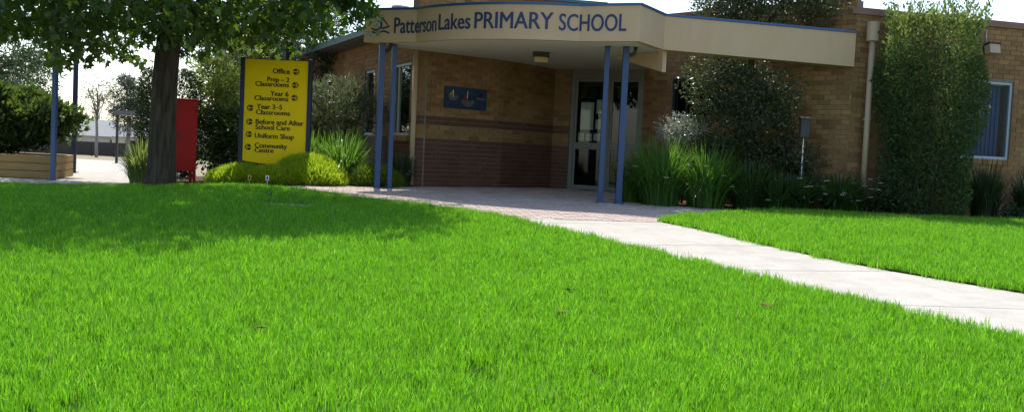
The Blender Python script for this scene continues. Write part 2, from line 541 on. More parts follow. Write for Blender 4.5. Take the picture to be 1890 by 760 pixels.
def slab(name, l0, r0, l1, r1, prev_l=None):
    n = 10
    top, v, f = [], [], []
    a = [path_pt(0, l0 + (l1 - l0) * i / n) for i in range(n + 1)]
    b = [path_pt(1, r0 + (r1 - r0) * i / n) for i in range(n + 1)]
    cols = 6
    for i in range(n + 1):
        for j in range(cols + 1):
            x = a[i][0] + (b[i][0] - a[i][0]) * j / cols
            y = a[i][1] + (b[i][1] - a[i][1]) * j / cols
            v.append((x, y, gz(x, y) - .004))
    k = cols + 1
    for i in range(n):
        for j in range(cols):
            f.append((i * k + j, (i + 1) * k + j, (i + 1) * k + j + 1, i * k + j + 1))
    base = len(v)
    v += [(x, y, z - .05) for x, y, z in v[:base]]
    ring = [j for j in range(k)] + [i * k + cols for i in range(1, n + 1)] + [n * k + j for j in range(cols - 1, -1, -1)] + [i * k for i in range(n - 1, 0, -1)]
    for p, q in zip(ring, ring[1:] + ring[:1]):
        f.append((p, q, base + q, base + p))
    return mesh_obj(name, v, f, 'concrete', path)

slab('slab', 13.12, 13.58, JL[0] + .007, JR[0] + .007)
for i in range(6):
    slab('slab', JL[i] - .007, JR[i] - .007, JL[i + 1] + .007, JR[i + 1] + .007)

# ------------------------------------------------------------------ entrance paving of clay pavers
PAVE = [(-3.3, 16.08), (-2.49, 15.16), (-1.94, 14.74), (-1.28, 14.43), (-.63, 13.79), (-.12, 13.16), (2.02, 13.62), (2.12, 13.85), (2.48, 14.5), (3.2, 15.36), (3.93, 16.04), (3.9, 16.25),
        (2.9, 17.0), (1.95, 17.4), (2.3, 20.9), (1.1, 21.9), (.75, 21.95), (-.3, 20.5), (-1.8, 19.25), (-1.9, 18.8), (-3.0, 18.3), (-3.68, 17.95), (-4.05, 16.95)]
pave = sheet('paving', PAVE, 'joint', -.03, .5)
tag(pave, 'pinkish clay paver forecourt under the entrance canopy', 'paving', kind='structure')
pav_cells = []
for j in range(int((22.0 - 13.0) / .118)):
    y = 13.0 + j * .118
    for i in range(int(8.6 / .235)):
        x = -4.3 + i * .235 + (.1175 if j % 2 else 0)
        # courses follow the entrance front, slightly askew
        u = x * math.cos(R(9)) - (y - 13) * math.sin(R(9)) + .5
        v_ = 13 + x * math.sin(R(9)) + (y - 13) * math.cos(R(9)) - .3
        if inside(PAVE, u, v_):
            pav_cells.append((u, v_))
pav_cells.sort(key=lambda p: p[1] + .2 * abs(p[0]))
pm = None
rest = MB()
for k, (x, y) in enumerate(pav_cells):
    M = Matrix.Translation((x, y, gz(x, y) - .004 + random.uniform(-.003, .003))) @ Matrix.Rotation(R(9) + random.uniform(-.01, .01), 4, 'Z')
    if k < 300:
        if pm is None:
            o = MB().box(-.113, .113, -.0545, .0545, -.04, 0).build('paver', 'paver', pave)
            pm = o.data
        else:
            o = link(bpy.data.objects.new('paver', pm), pave)
        o.matrix_local = M
    else:
        rest.box(-.113, .113, -.0545, .0545, -.04, 0, M)
o = rest.build('pavers', 'paver', pave)
o['kind'] = 'stuff'

# ------------------------------------------------------------------ school building
bld = thing('school_building', 'low tan brick school building with red brick bands and flat parapet', 'building', (1.5, 20, 0))
bld_inv = Matrix.Translation((-1.5, -20, 0))

def local(o, parent=bld):
    o.parent = parent
    o.matrix_parent_inverse = Matrix.Identity(4)
    o.location = Vector(o.location) - Vector((1.5, 20, 0)) if parent is bld else o.location
    return o

COURSE, BL = .086, .24
INDIV = [0]

def wall(p0, p1, z0, z1, openings=(), bands=True, indiv=None, thick=.2, name='wall'):
    """brick wall seen from the right-hand side of p0->p1; mortar body plus single bricks standing 8 mm proud"""
    a, b = Vector((*p0, 0)), Vector((*p1, 0))
    L = (b - a).length
    ex = (b - a).normalized()
    nrm = Vector((ex.y, -ex.x, 0))
    M = Matrix(((ex.x, -nrm.x, 0, a.x), (ex.y, -nrm.y, 0, a.y), (0, 0, 1, 0), (0, 0, 0, 1)))   # local x along, y into the wall
    body = MB()
    xs_ = sorted({0, L} | {o[0] for o in openings} | {o[1] for o in openings})
    for x0, x1 in zip(xs_, xs_[1:]):
        segs = [(z0, z1)]
        for o in openings:
            if o[0] <= x0 + 1e-6 and o[1] >= x1 - 1e-6:
                segs = [s for q in segs for s in ((q[0], min(q[1], o[2])), (max(q[0], o[3]), q[1])) if s[1] - s[0] > .01]
        for s0, s1 in segs:
            body.box(x0, x1, .008, thick, s0, s1)
    wo = body.build(name, 'mortar', bld)
    wo.matrix_parent_inverse = bld_inv
    wo.matrix_basis = M
    tan, red = MB(), MB()
    shared = {}
    j = 0
    while z0 + j * COURSE < z1 - .03:
        zb = z0 + j * COURSE
        zt = min(zb + COURSE - .010, z1)
        mz = (zb + zt) / 2 - 0
        isred = bands and (mz < .94 or 1.2 < mz < 1.375)
        x = -.12 if j % 2 else 0.0
        while x < L - .02:
            x0, x1 = max(x, .002), min(x + BL - .010, L - .002)
            pcs = [(x0, x1)]
            for o in openings:
                if zt > o[2] + .02 and zb < o[3] - .02:
                    pcs = [q for p in pcs for q in ((p[0], min(p[1], o[0] - .004)), (max(p[0], o[1] + .004), p[1])) if q[1] - q[0] > .02]
            for q0, q1 in pcs:
                full = abs(q1 - q0 - (BL - .010)) < 1e-4 and zt - zb > COURSE - .0101
                if full and indiv and INDIV[0] < 300 and indiv(q0 + .115, mz):
                    INDIV[0] += 1
                    mname = 'red_brick' if isred else 'tan_brick'
                    if mname not in shared:
                        me = MB().box(-.115, .115, -.0025, .012, -.038, .038).build('brick', mname, wo)
                        shared[mname] = me.data
                        ob = me
                    else:
                        ob = link(bpy.data.objects.new('brick', shared[mname]), wo)
                    ob.location = (q0 + .115, random.uniform(-.0015, .0015), (zb + zt) / 2)
                else:
                    d = random.uniform(-.0015, .0015)
                    (red if isred else tan).box(q0, q1, -.0025 + d, .012, zb, zt)
            x += BL
        j += 1
    for mb, nm in ((tan, 'tan_brick'), (red, 'red_brick')):
        if mb.v:
            o = mb.build('bricks', nm, wo)
            o['kind'] = 'stuff'
    return wo, M, L

def in_frame(M, parent):
    """parent a child empty-less mesh in wall coordinates"""
    def f(o):
        o.parent = parent
        return o
    return f

# walls -------------------------------------------------------------
mural_wall, M_MU, L_MU = wall(WA, WB, -.03, 3.03, indiv=lambda x, z: z > .9)
wall((-1.9, 19.105), (WA[0] - .003, WA[1] - .012), -.03, 2.55)
wall(WB, WC, -.03, 3.03)
wall(WC, DL, -.03, 3.03)
w2, M_W2, L_W2 = wall(DR, W2E, -.08, 3.6, openings=[(.75, 1.75, .95, 2.35)], bands=False)
w1, M_W1, L_W1 = wall(W2E, W1E, -.12, 3.36, openings=[(2.05, 3.36, 1.0, 2.4)], bands=False,
                      indiv=lambda x, z: x < .75 and z > .4 or (x > 2.75 and z > 1.3 and x < 3.9))
wl, M_WL, L_WL = wall(WLE, WLC, -.1, 2.95, openings=[(L - 1.62, L - .42, .95, 2.37) for L in [math.dist(WLE, WLC)]] +
                      [(L - 3.75, L - 2.95, .95, 2.37) for L in [math.dist(WLE, WLC)]])
# upper storey strip of the lobby behind the canopy
wall((-1.95, 19.35), (-.2, 20.75), 3.15, 3.87, bands=False)
wall((-.2, 20.75), (1.75, 21.2), 3.15, 3.87, bands=False)
# closed shell: roofs, floor, inner walls
def shell(name, mb, mat, **k):
    o = mb.build(name, mat, bld, **k)
    o.matrix_parent_inverse = bld_inv
    return o
shell('roof', MB().prism([(5.95, 17.62), (11.9, 19.35), (11.9, 30), (3, 30), (2.9, 21.0)], 3.2, 3.3), 'grey_metal')
shell('lobby_roof', MB().prism([(-1.9, 19.5), (-.2, 20.9), (1.75, 21.35), (1.75, 30), (-1.9, 30)], 3.7, 3.8), 'grey_metal')
shell('lobby_floor', MB().prism([(1.2, 21.78), (2.7, 21.0), (5.5, 26), (0.2, 26)], -.06, -.012), 'interior')
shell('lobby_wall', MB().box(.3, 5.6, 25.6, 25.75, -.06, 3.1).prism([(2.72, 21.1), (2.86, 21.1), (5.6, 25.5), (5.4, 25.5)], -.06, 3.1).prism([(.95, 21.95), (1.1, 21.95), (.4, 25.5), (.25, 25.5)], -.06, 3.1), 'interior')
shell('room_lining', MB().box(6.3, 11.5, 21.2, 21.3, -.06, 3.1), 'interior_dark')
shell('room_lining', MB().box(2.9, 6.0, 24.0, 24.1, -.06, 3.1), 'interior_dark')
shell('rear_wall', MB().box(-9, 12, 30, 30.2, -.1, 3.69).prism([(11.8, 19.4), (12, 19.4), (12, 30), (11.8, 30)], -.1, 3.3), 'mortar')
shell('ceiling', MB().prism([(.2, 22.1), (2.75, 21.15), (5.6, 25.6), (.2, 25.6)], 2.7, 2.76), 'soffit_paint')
shell('coping', MB().prism([(5.67, 17.36), (12.05, 19.14), (12.0, 19.32), (5.8, 17.62)], 3.362, 3.475), 'coping')
_e2 = (Vector((*W2E, 0)) - Vector((*DR, 0))).normalized()
_n2 = Vector((_e2.y, -_e2.x, 0))
def off(p, e, n, a, b):
    q = Vector((*p, 0)) + e * a + n * b
    return (q.x, q.y)
shell('coping', MB().prism([off(DR, _e2, _n2, -.03, .03), off(W2E, _e2, _n2, -.05, .03), off(W2E, _e2, _n2, -.05, -.21), off(DR, _e2, _n2, -.03, -.21)], 3.602, 3.66), 'coping')
shell('coping', MB().prism([(-1.98, 19.31), (-.2, 20.71), (1.8, 21.16), (1.8, 21.4), (-.3, 20.95), (-2.0, 19.55)], 3.872, 3.93), 'green_metal')

# eave of the left wing: roof sheet, gutter, soffit board
eL = (Vector((*WLC, 0)) - Vector((*WLE, 0))).normalized()
nL = Vector((eL.y, -eL.x, 0))
LWL = math.dist(WLE, WLC)
def wl_pt(x, o):
    return off(WLE, eL, nL, x, o)
shell('eave_soffit', MB().prism([wl_pt(0, .45), wl_pt(LWL - .5, .45), wl_pt(LWL - .5, -.2), wl_pt(0, -.2)], 2.952, 2.985), 'grey_metal')
shell('gutter', MB().prism([wl_pt(0, .58), wl_pt(LWL - .5, .58), wl_pt(LWL - .5, .452), wl_pt(0, .452)], 2.96, 3.08), 'green_metal')
rv = [(*wl_pt(0, .5), 3.07), (*wl_pt(LWL - .4, .5), 3.07), (*wl_pt(LWL - .4, -3.5), 3.75), (*wl_pt(0, -3.5), 3.75)]
rv += [(x, y, z - .06) for x, y, z in rv]
shell('left_roof', MB().add(rv, [(0, 1, 2, 3), (7, 6, 5, 4), (0, 4, 5, 1), (1, 5, 6, 2), (2, 6, 7, 3), (3, 7, 4, 0)]), 'green_metal')
shell('vent_stack', MB().tube([(*wl_pt(LWL - 3.9, -.8), 3.0), (*wl_pt(LWL - 3.9, -.8), 3.75)], .13, 12).tube([(*wl_pt(LWL - 3.9, -.8), 3.75), (*wl_pt(LWL - 3.9, -.8), 3.9)], .2, 12), 'galvanised')

# windows and door: parts in the coordinates of their wall
def window(wo, x0, x1, z0, z1, mat, mull=(), depth=.07, pane='window_glass'):
    w_ = MB()
    t = .05
    y0, y1 = .03, .03 + depth
    w_.box(x0, x1, y0, y1, z1 - t, z1).box(x0, x1, y0, y1, z0, z0 + t)
    w_.box(x0, x0 + t, y0, y1, z0 + t, z1 - t).box(x1 - t, x1, y0, y1, z0 + t, z1 - t)
    for mx in mull:
        w_.box(mx - .022, mx + .022, y0 + .004, y1 - .004, z0 + t, z1 - t)
    fr = w_.build('window', mat, bld, bevel=.004)
    fr.matrix_parent_inverse = bld_inv
    fr.matrix_basis = wo.matrix_basis.copy()
    MB().box(x0 + t, x1 - t, y0 + .03, y0 + .036, z0 + t, z1 - t).build('pane', pane, fr)
    return fr

win = window(w1, 2.05, 3.36, 1.0, 2.4, 'frame_grey')
for k in range(13):
    x = 2.13 + k * .0885
    s = MB()
    s.box(-.047, .047, -.001, .001, 1.06, 2.34, Matrix.Translation((x, .17, 0)) @ Matrix.Rotation(R(14), 4, 'Z'))
    s.build('blind_slat', 'blind_blue', win)
MB().box(2.1, 3.31, .14, .19, 2.34, 2.37).build('blind_rail', 'white_paint', win)
sil = MB()
for k in range(13):
    x = 1.99 + k * .11
    sil.box(x, x + .1, -.045, .03, .905, .998)
so_ = sil.build('sill', 'tan_brick', bld)
so_.matrix_parent_inverse = bld_inv
so_.matrix_basis = M_W1
win = window(wl, LWL - 1.62, LWL - .42, .95, 2.37, 'frame_grey', mull=(LWL - 1.3,))
sil = MB()
for k in range(12):
    x = LWL - 1.66 + k * .108
    sil.box(x, x + .098, -.06, .03, .84, .948)
so_ = sil.build('sill', 'tan_brick', bld)
so_.matrix_parent_inverse = bld_inv
so_.matrix_basis = M_WL
cv, cf = [], []
for k in range(21):
    x = LWL - 1.0 + k * .014
    y = .22 + .02 * math.sin(k * 1.9)
    cv += [(x, y, 1.0), (x, y, 2.33)]
cf = [(2 * k, 2 * k + 2, 2 * k + 3, 2 * k + 1) for k in range(20)]
mesh_obj('curtain', cv, cf, 'grey_metal', win, True)
MB().box(LWL - .78, LWL - .55, .16, .3, 1.0, 1.2).build('window_box', 'tag_yellow', win)
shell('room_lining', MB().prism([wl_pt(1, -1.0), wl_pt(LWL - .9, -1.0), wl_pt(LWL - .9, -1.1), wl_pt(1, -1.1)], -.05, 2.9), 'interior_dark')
window(wl, LWL - 3.75, LWL - 2.95, .95, 2.37, 'frame_grey')
window(w2, .75, 1.75, .95, 2.35, 'dark_metal', mull=(1.1,))

# entrance doors: fixed glazed screen with one leaf
a, b = Vector((*DL, 0)), Vector((*DR, 0))
LD = (b - a).length
ex = (b - a).normalized()
nrm = Vector((ex.y, -ex.x, 0))
M_D = Matrix(((ex.x, -nrm.x, 0, a.x), (ex.y, -nrm.y, 0, a.y), (0, 0, 1, 0), (0, 0, 0, 1)))
fr = MB()
fr.box(.0, .09, .03, .13, -.01, 2.47).box(LD - .09, LD, .03, .13, -.01, 2.47).box(.09, LD - .09, .03, .13, 2.36, 2.47)
fr.box(.80, .90, .035, .125, -.01, 2.36)
fr.box(-.35, LD + .1, .06, .16, 2.472, 2.75)
dr = fr.build('doorway', 'frame_olive', bld, bevel=.004)
dr.matrix_parent_inverse = bld_inv
dr.matrix_basis = M_D
for x0, x1, nm in ((.092, .798, 'door_leaf'), (.902, LD - .092, 'side_light')):
    d = MB()
    d.box(x0, x0 + .05, .05, .095, .0, 2.357).box(x1 - .05, x1, .05, .095, .0, 2.357)
    d.box(x0 + .05, x1 - .05, .05, .095, 2.30, 2.357).box(x0 + .05, x1 - .05, .05, .095, .0, .09).box(x0 + .05, x1 - .05, .05, .095, .86, 1.0)
    d.build(nm, 'frame_olive', dr, bevel=.003)
    MB().box(x0 + .05, x1 - .05, .068, .074, .09, .86).build('pane', 'lobby_glass', dr)
    MB().box(x0 + .05, x1 - .05, .068, .074, 1.0, 2.30).build('pane', 'lobby_glass', dr)
MB().tube([(.83 - .06, .02, .95), (.83 - .06, -.02, .98), (.83 - .06, -.02, 1.25), (.83 - .06, .02, 1.28)], .011, 8).build('door_handle', 'galvanised', dr, True)
# notices standing just inside the glass
for (x, z, w_, h, mt) in ((.22, 1.28, .3, .58, 'paper'), (.20, 1.95, .16, .24, 'interior_dark'), (.38, 1.93, .2, .22, 'interior_dark'), (.57, 1.3, .12, .2, 'paper'), (.58, 1.62, .12, .3, 'paper'),
                          (.18, 1.03, .14, .18, 'paper'), (.36, 1.04, .14, .16, 'paper'), (.54, 1.05, .16, .15, 'paper'), (1.02, 1.3, .17, .55, 'interior'), (1.03, 1.95, .2, .25, 'interior')):
    MB().box(x, x + w_, .084, .088, z, z + h).build('notice', mt, dr)

# downpipes
def downpipe(x, y, z0, z1, head=True):
    d = MB().tube([(x, y, z0), (x, y, z1)], .05, 14)
    o = shell('downpipe', d, 'cream_paint', smooth=False)
    o.data.polygons.foreach_set('use_smooth', [len(p.vertices) == 4 for p in o.data.polygons])
    if head:
        r = MB().tube([(x, y, z1), (x, y, z1 + .02), (x, y, z1 + .34)], [.06, .105, .105], 16)
        h = r.build('rainwater_head', 'cream_paint', o)
        MB().tube([(x + .06, y - .1, z1 + .16), (x + .062, y - .106, z1 + .16)], .02, 10).build('overflow_hole', 'dark_metal', o)
    for z in (z0 + .5, z0 + 1.6):
        MB().box(x - .06, x + .06, y - .01, y + .06, z, z + .03).build('bracket', 'cream_paint', o)
    return o
downpipe(6.02, 17.31, -.05, 2.88)
downpipe(-1.93, 18.98, .02, 2.548, False)

# ------------------------------------------------------------------ entrance canopy
can = thing('entrance_canopy', 'curved tan entrance canopy lettered with the school name on twin blue posts', 'canopy', (0, 17, 0))
can_inv = Matrix.Translation((0, -17, 0))

def cpart(o):
    o.parent = can
    o.matrix_parent_inverse = can_inv
    return o

def offset_path(pts, d):
    """offset an open plan path to its left by d"""
    out = []
    for i, p in enumerate(pts):
        ns = []
        for k in (i - 1, i):
            if 0 <= k < len(pts) - 1:
                e = Vector((pts[k + 1][0] - pts[k][0], pts[k + 1][1] - pts[k][1])).normalized()
                ns.append(Vector((-e.y, e.x)))
        n = sum(ns, Vector((0, 0)))
        n = n.normalized() / max(.5, math.cos(ns[0].angle(ns[-1]) / 2))
        out.append((p[0] + n.x * d, p[1] + n.y * d))
    return out

RUN = [(2.42, 16.98), RUN_END]
BACK = offset_path(FASCIA, .12)
def band(front, back, zb0, zt0, zb1=None, zt1=None):
    n = len(front)
    v, f = [], []
    for i in range(n):
        t = i / (n - 1)
        zb = zb0 if zb1 is None else zb0 + (zb1 - zb0) * t
        zt = zt0 if zt1 is None else zt0 + (zt1 - zt0) * t
        v += [(*front[i], zb), (*front[i], zt), (*back[i], zt), (*back[i], zb)]
    for i in range(n - 1):
        a_, b_ = i * 4, i * 4 + 4
        for k in range(4):
            f.append((a_ + k, a_ + (k + 1) % 4, b_ + (k + 1) % 4, b_ + k)[::-1])
    f += [(0, 1, 2, 3), tuple(4 * (n - 1) + k for k in (3, 2, 1, 0))]
    return MB().add(v, f)

# panels of the fascia, with narrow vertical joints between them
for i0, i1 in ((0, 1), (1, 19), (19, 20), (20, 21)):
    fpts, bpts = [list(p) for p in FASCIA[i0:i1 + 1]], [list(p) for p in BACK[i0:i1 + 1]]
    o = cpart(band([tuple(p) for p in fpts], [tuple(p) for p in bpts], 2.55, 3.11).build('fascia_panel', 'render_paint'))
    MBc = band(offset_path([tuple(p) for p in fpts], -.018), bpts, 3.112, 3.15)
    cpart(MBc.build('capping', 'cap_blue'))
rb = offset_path(RUN, .34)
mid = [( (RUN[0][0] + RUN[1][0]) / 2, (RUN[0][1] + RUN[1][1]) / 2)]
RUN3, RB3 = [RUN[0], mid[0], RUN[1]], [rb[0], ((rb[0][0] + rb[1][0]) / 2, (rb[0][1] + rb[1][1]) / 2), rb[1]]
cpart(band([(2.424, 16.9805), mid[0], RUN[1]], RB3, 2.552, 3.108, 2.452, 3.02).build('beam', 'render_paint'))
cpart(band(offset_path([(2.426, 16.981), mid[0], RUN[1]], -.018), RB3, 3.112, 3.15, 3.024, 3.062).build('capping', 'cap_blue'))
# side return, soffit, roof
cpart(band([(-1.98, 19.2), (-2.775, 18.06)], [(-1.88, 19.12), (-2.67, 18.03)], 2.551, 3.108).build('fascia_panel', 'render_paint'))
SOF = BACK[:-1] + [(2.3, 16.97), (2.42, 17.35), (2.7, 20.8), (DR[0] + .03, DR[1] + .05), (DL[0], DL[1] + .05), (WC[0] - .05, WC[1] + .05), (WB[0] - .05, WB[1] + .06), (WA[0] - .05, WA[1] + .08), (-1.92, 19.12)]
cpart(MB().prism([(p[0], p[1]) for p in SOF], 2.5535, 2.60).build('soffit', 'soffit_paint'))
cpart(MB().prism([(p[0], p[1]) for p in offset_path(FASCIA, .14)[:-1]] + [(2.6, 20.9), (1.2, 21.6), (-1.7, 19.5)], 3.05, 3.09).build('canopy_roof', 'grey_metal'))
bh = [(2.43, 17.12, 2.19), (1.72, 18.55, 2.545), (2.43, 17.12, 2.552), (2.50, 17.16, 2.19), (1.80, 18.58, 2.545), (2.50, 17.16, 2.552)]
cpart(mesh_obj('bulkhead', bh, [(0, 2, 1), (3, 4, 5), (0, 1, 4, 3), (1, 2, 5, 4), (2, 0, 3, 5)], 'render_paint'))
# posts
for x, y, hw, ang in ((-2.45, 18.08, .05, 20), (-2.235, 18.13, .042, 20), (1.47, 16.87, .042, 0), (1.775, 16.81, .052, 0)):
    z0 = gz(x, y) - .01
    p = MB().box(-hw, hw, -hw, hw, z0, 2.552, Matrix.Translation((x, y, 0)) @ Matrix.Rotation(R(ang), 4, 'Z'))
    po = cpart(p.build('post', 'blue_paint', bevel=.006))
    q = MB().box(-hw - .025, hw + .025, -hw - .025, hw + .025, z0, z0 + .022, Matrix.Translation((x, y, 0)) @ Matrix.Rotation(R(ang), 4, 'Z'))
    b_ = q.build('base_plate', 'blue_paint', po)
for x, y, sx in ((-2.40, 18.08, 1), (1.83, 16.81, 1)):
    pts = [(x - .01, y, 2.42), (x + .045 * sx, y, 2.42), (x + .085 * sx, y, 2.45), (x + .1 * sx, y, 2.5), (x + .1 * sx, y, 2.56)]
    cpart(MB().tube(pts, .032, 10).build('drain_elbow', 'dark_metal', smooth=True))

# lettering bent round the fascia
SEG = []
_s = 0
for p, q in zip(FASCIA, FASCIA[1:]):
    L = math.dist(p, q)
    SEG.append((_s, p, q, L))
    _s += L

def on_fascia(s, z, out):
    for S0, p, q, L in SEG:
        if s <= S0 + L or (S0, p, q, L) == SEG[-1]:
            t = (s - S0) / L
            e = Vector((q[0] - p[0], q[1] - p[1])).normalized()
            return (p[0] + (q[0] - p[0]) * t + e.y * out, p[1] + (q[1] - p[1]) * t - e.x * out, z)

def text_mesh(txt, offset=0.0, spacing=1.0):
    cu = bpy.data.curves.new('t', 'FONT')
    cu.body = txt
    cu.size = 1
    cu.offset = offset
    cu.extrude = .02
    cu.space_character = spacing
    cu.resolution_u = 4
    ob = bpy.data.objects.new('t', cu)
    COL.objects.link(ob)
    me = bpy.data.meshes.new_from_object(ob)
    bpy.data.objects.remove(ob)
    bpy.data.curves.remove(cu)
    return me

def bold_mesh(txt, d):
    """three overlaid copies, each a hair deeper, make the strokes bold"""
    bm = bmesh.new()
    for k, dx in enumerate((0, -d, d, 0, 0)):
        me = text_mesh(txt)
        for v in me.vertices:
            v.co.x += dx
            v.co.y += (0, 0, 0, d * .5, -d * .5)[k]
            if v.co.z > 0:
                v.co.z = .02 - .002 * k
        bm.from_mesh(me)
        bpy.data.meshes.remove(me)
    out = bpy.data.meshes.new('lettering')
    bm.to_mesh(out)
    bm.free()
    return out

def capital_height():
    me = text_mesh('H')
    zs_ = [v.co.y for v in me.vertices]
    return max(zs_) - min(zs_)
CAP_H = capital_height()

def subdivide(me, n=1):
    bm = bmesh.new()
    bm.from_mesh(me)
    bmesh.ops.triangulate(bm, faces=bm.faces)
    long_ = [e for e in bm.edges if e.calc_length() > .12]
    for _ in range(n):
        bmesh.ops.subdivide_edges(bm, edges=[e for e in bm.edges if e.calc_length() > .12], cuts=1)
        bmesh.ops.triangulate(bm, faces=bm.faces)
    bm.to_mesh(me)
    bm.free()

for txt, s0, s1, z0, h in (('Patterson', .622, 1.640, 2.705, .265), ('Lakes', 1.688, 2.378, 2.722, .258), ('PRIMARY', 2.452, 3.806, 2.722, .262), ('SCHOOL', 3.893, 5.014, 2.712, .262)):
    me = bold_mesh(txt, .02)
    subdivide(me, 2)
    X = [v.co.x for v in me.vertices]
    x0, x1 = min(X), max(X)
    for v in me.vertices:
        s = s0 + (v.co.x - x0) / (x1 - x0) * (s1 - s0)
        v.co = on_fascia(s, z0 + v.co.y / CAP_H * h, .003 + v.co.z * .2 if v.co.z > 0 else .0015)
    me.materials.append(MATS['letter_blue'])
    cpart(link(bpy.data.objects.new('lettering', me)))
# emblem: a small sail over two waves
em = MB()
def strip(pts, t):
    for (sa, za), (sb, zb) in zip(pts, pts[1:]):
        q = [on_fascia(sa, za, .002), on_fascia(sb, zb, .002), on_fascia(sb, zb + t, .002), on_fascia(sa, za + t, .002)]
        r_ = [on_fascia(sa, za, .007), on_fascia(sb, zb, .007), on_fascia(sb, zb + t, .007), on_fascia(sa, za + t, .007)]
        em.add(q + r_, [(3, 2, 1, 0), (4, 5, 6, 7), (0, 1, 5, 4), (1, 2, 6, 5), (2, 3, 7, 6), (3, 0, 4, 7)])
strip([(.17 + i * .04, 2.705 + .02 * math.sin(i * .9 + 2.4)) for i in range(10)], .03)
strip([(.15 + i * .036, 2.765 + .02 * math.sin(i * .9 + 2.4)) for i in range(7)], .03)
strip([(.38 + i * .03, 2.77 + .008 * i) for i in range(6)], .028)
strip([(.34, 2.80), (.375, 2.80)], .17)
strip([(.375, 2.94), (.42, 2.91), (.47, 2.86), (.50, 2.82)], .03)
cpart(em.build('emblem', 'letter_blue'))

# soffit light (a thing of its own hanging from the canopy)
lt = thing('soffit_light', 'small square ceiling light with dark cap under the entrance canopy', 'ceiling light', (.40, 18.4, 2.5535))
MB().box(-.15, .15, -.13, .13, -.085, -.001).build('cap', 'dark_metal', lt, bevel=.008)
MB().box(-.125, .125, -.105, .105, -.19, -.085).build('diffuser', 'lamp_lens', lt, bevel=.02)

# mural plaque on the mural wall
mu = thing('mosaic_plaque', 'blue mosaic plaque of three sailing boats on the brick wall', 'plaque', (0, 0, 0))
mu.matrix_world = M_MU @ Matrix.Translation((.42, -.006, 1.52))
MB().box(0, 1.02, -.03, 0, 0, .41).build('panel', 'mural_sea', mu, bevel=.004)
MB().box(.012, 1.008, -.034, -.0302, .27, .398).build('sky_band', 'mural_sky', mu)
def flat(pts, nm, mt, d=.036):
    n = len(pts)
    v = [(x, -d, z) for x, z in pts] + [(x, -.0305, z) for x, z in pts]
    f = [tuple(range(n)), tuple(range(n, 2 * n))[::-1]] + [(i, n + i, n + (i + 1) % n, (i + 1) % n) for i in range(n)]
    mesh_obj(nm, v, f, mt, mu)
def hull(cx, cz, w_, h, mt):
    flat([(cx + w_ * math.cos(t), cz + h * math.sin(t)) for t in np.linspace(math.pi, 2 * math.pi, 9)], 'boat_hull', mt, .038)
hull(.2, .24, .12, .1, 'mural_grey')
hull(.55, .17, .16, .13, 'mural_grey')
hull(.88, .235, .13, .05, 'mural_grey')
flat([(.09, .245), (.19, .245), (.19, .35)], 'sail', 'mural_yellow')
flat([(.205, .245), (.31, .245), (.21, .33)], 'sail', 'mural_red')
flat([(.44, .175), (.53, .175), (.52, .29), (.46, .27)], 'sail', 'mural_red')
flat([(.55, .175), (.66, .175), (.56, .27)], 'sail', 'mural_dark')
flat([(.77, .245), (.9, .245), (.9, .36)], 'sail', 'mural_dark')
for x in (.195, .54):
    MB().box(x - .004, x + .004, -.042, -.0305, .2, .35).build('mast', 'white_paint', mu)

# security light on the right wall
sx, sy = 2.62, 0
fl = thing('flood_light', 'small pale flood light on the brick wall above the right window', 'flood light')
fl.matrix_world = M_W1 @ Matrix.Translation((2.72, -.004, 2.95))
MB().box(-.04, .04, -.05, 0, -.06, .06).build('bracket', 'dark_metal', fl)
MB().box(-.11, .11, -.2, -.051, -.12, .05, Matrix.Rotation(R(-12), 4, 'X')).build('housing', 'cream_paint', fl, bevel=.012)
MB().box(-.125, .125, -.215, -.051, .052, .075, Matrix.Rotation(R(-12), 4, 'X')).build('hood', 'dark_metal', fl)
MB().tube([(-.05, -.012, .06), (-.05, -.012, .4)], .009, 8).build('conduit', 'galvanised', fl, True)

# ------------------------------------------------------------------ yellow direction sign
SX, SY = -5.04, 18.45
sgz = gz(SX + .6, SY)
sg = thing('direction_sign', 'tall yellow direction sign with black lettering between dark blue posts', 'sign', (SX, SY, sgz), R(-1.5))
PW, ZB, ZT = 1.16, .30, 2.19
K = .00265
def sgn(o):
    return o
n = 13
bot = [(.06 + PW * i / (n - 1), ZB - sgz + .04 - .05 * math.sin(math.pi * i / (n - 1))) for i in range(n)]
pts = bot + [(.06 + PW, ZT - sgz), (.06, ZT - sgz)]
v = [(x, -.02, z) for x, z in pts] + [(x, .02, z) for x, z in pts]
nn = len(pts)
mesh_obj('panel', v, [tuple(range(nn)), tuple(range(nn, 2 * nn))[::-1]] + [(i, nn + i, nn + (i + 1) % nn, (i + 1) % nn) for i in range(nn)], 'sign_yellow', sg)
MB().box(.06, .06 + PW, -.024, .024, ZT - sgz + .001, ZT - sgz + .018).build('top_trim', 'mural_red', sg)
for x in (-.02, .06 + PW):
    MB().box(x + .002, x + .078, -.045, .045, -.05, ZT - sgz + .03).build('post', 'dark_blue_paint', sg, bevel=.006)

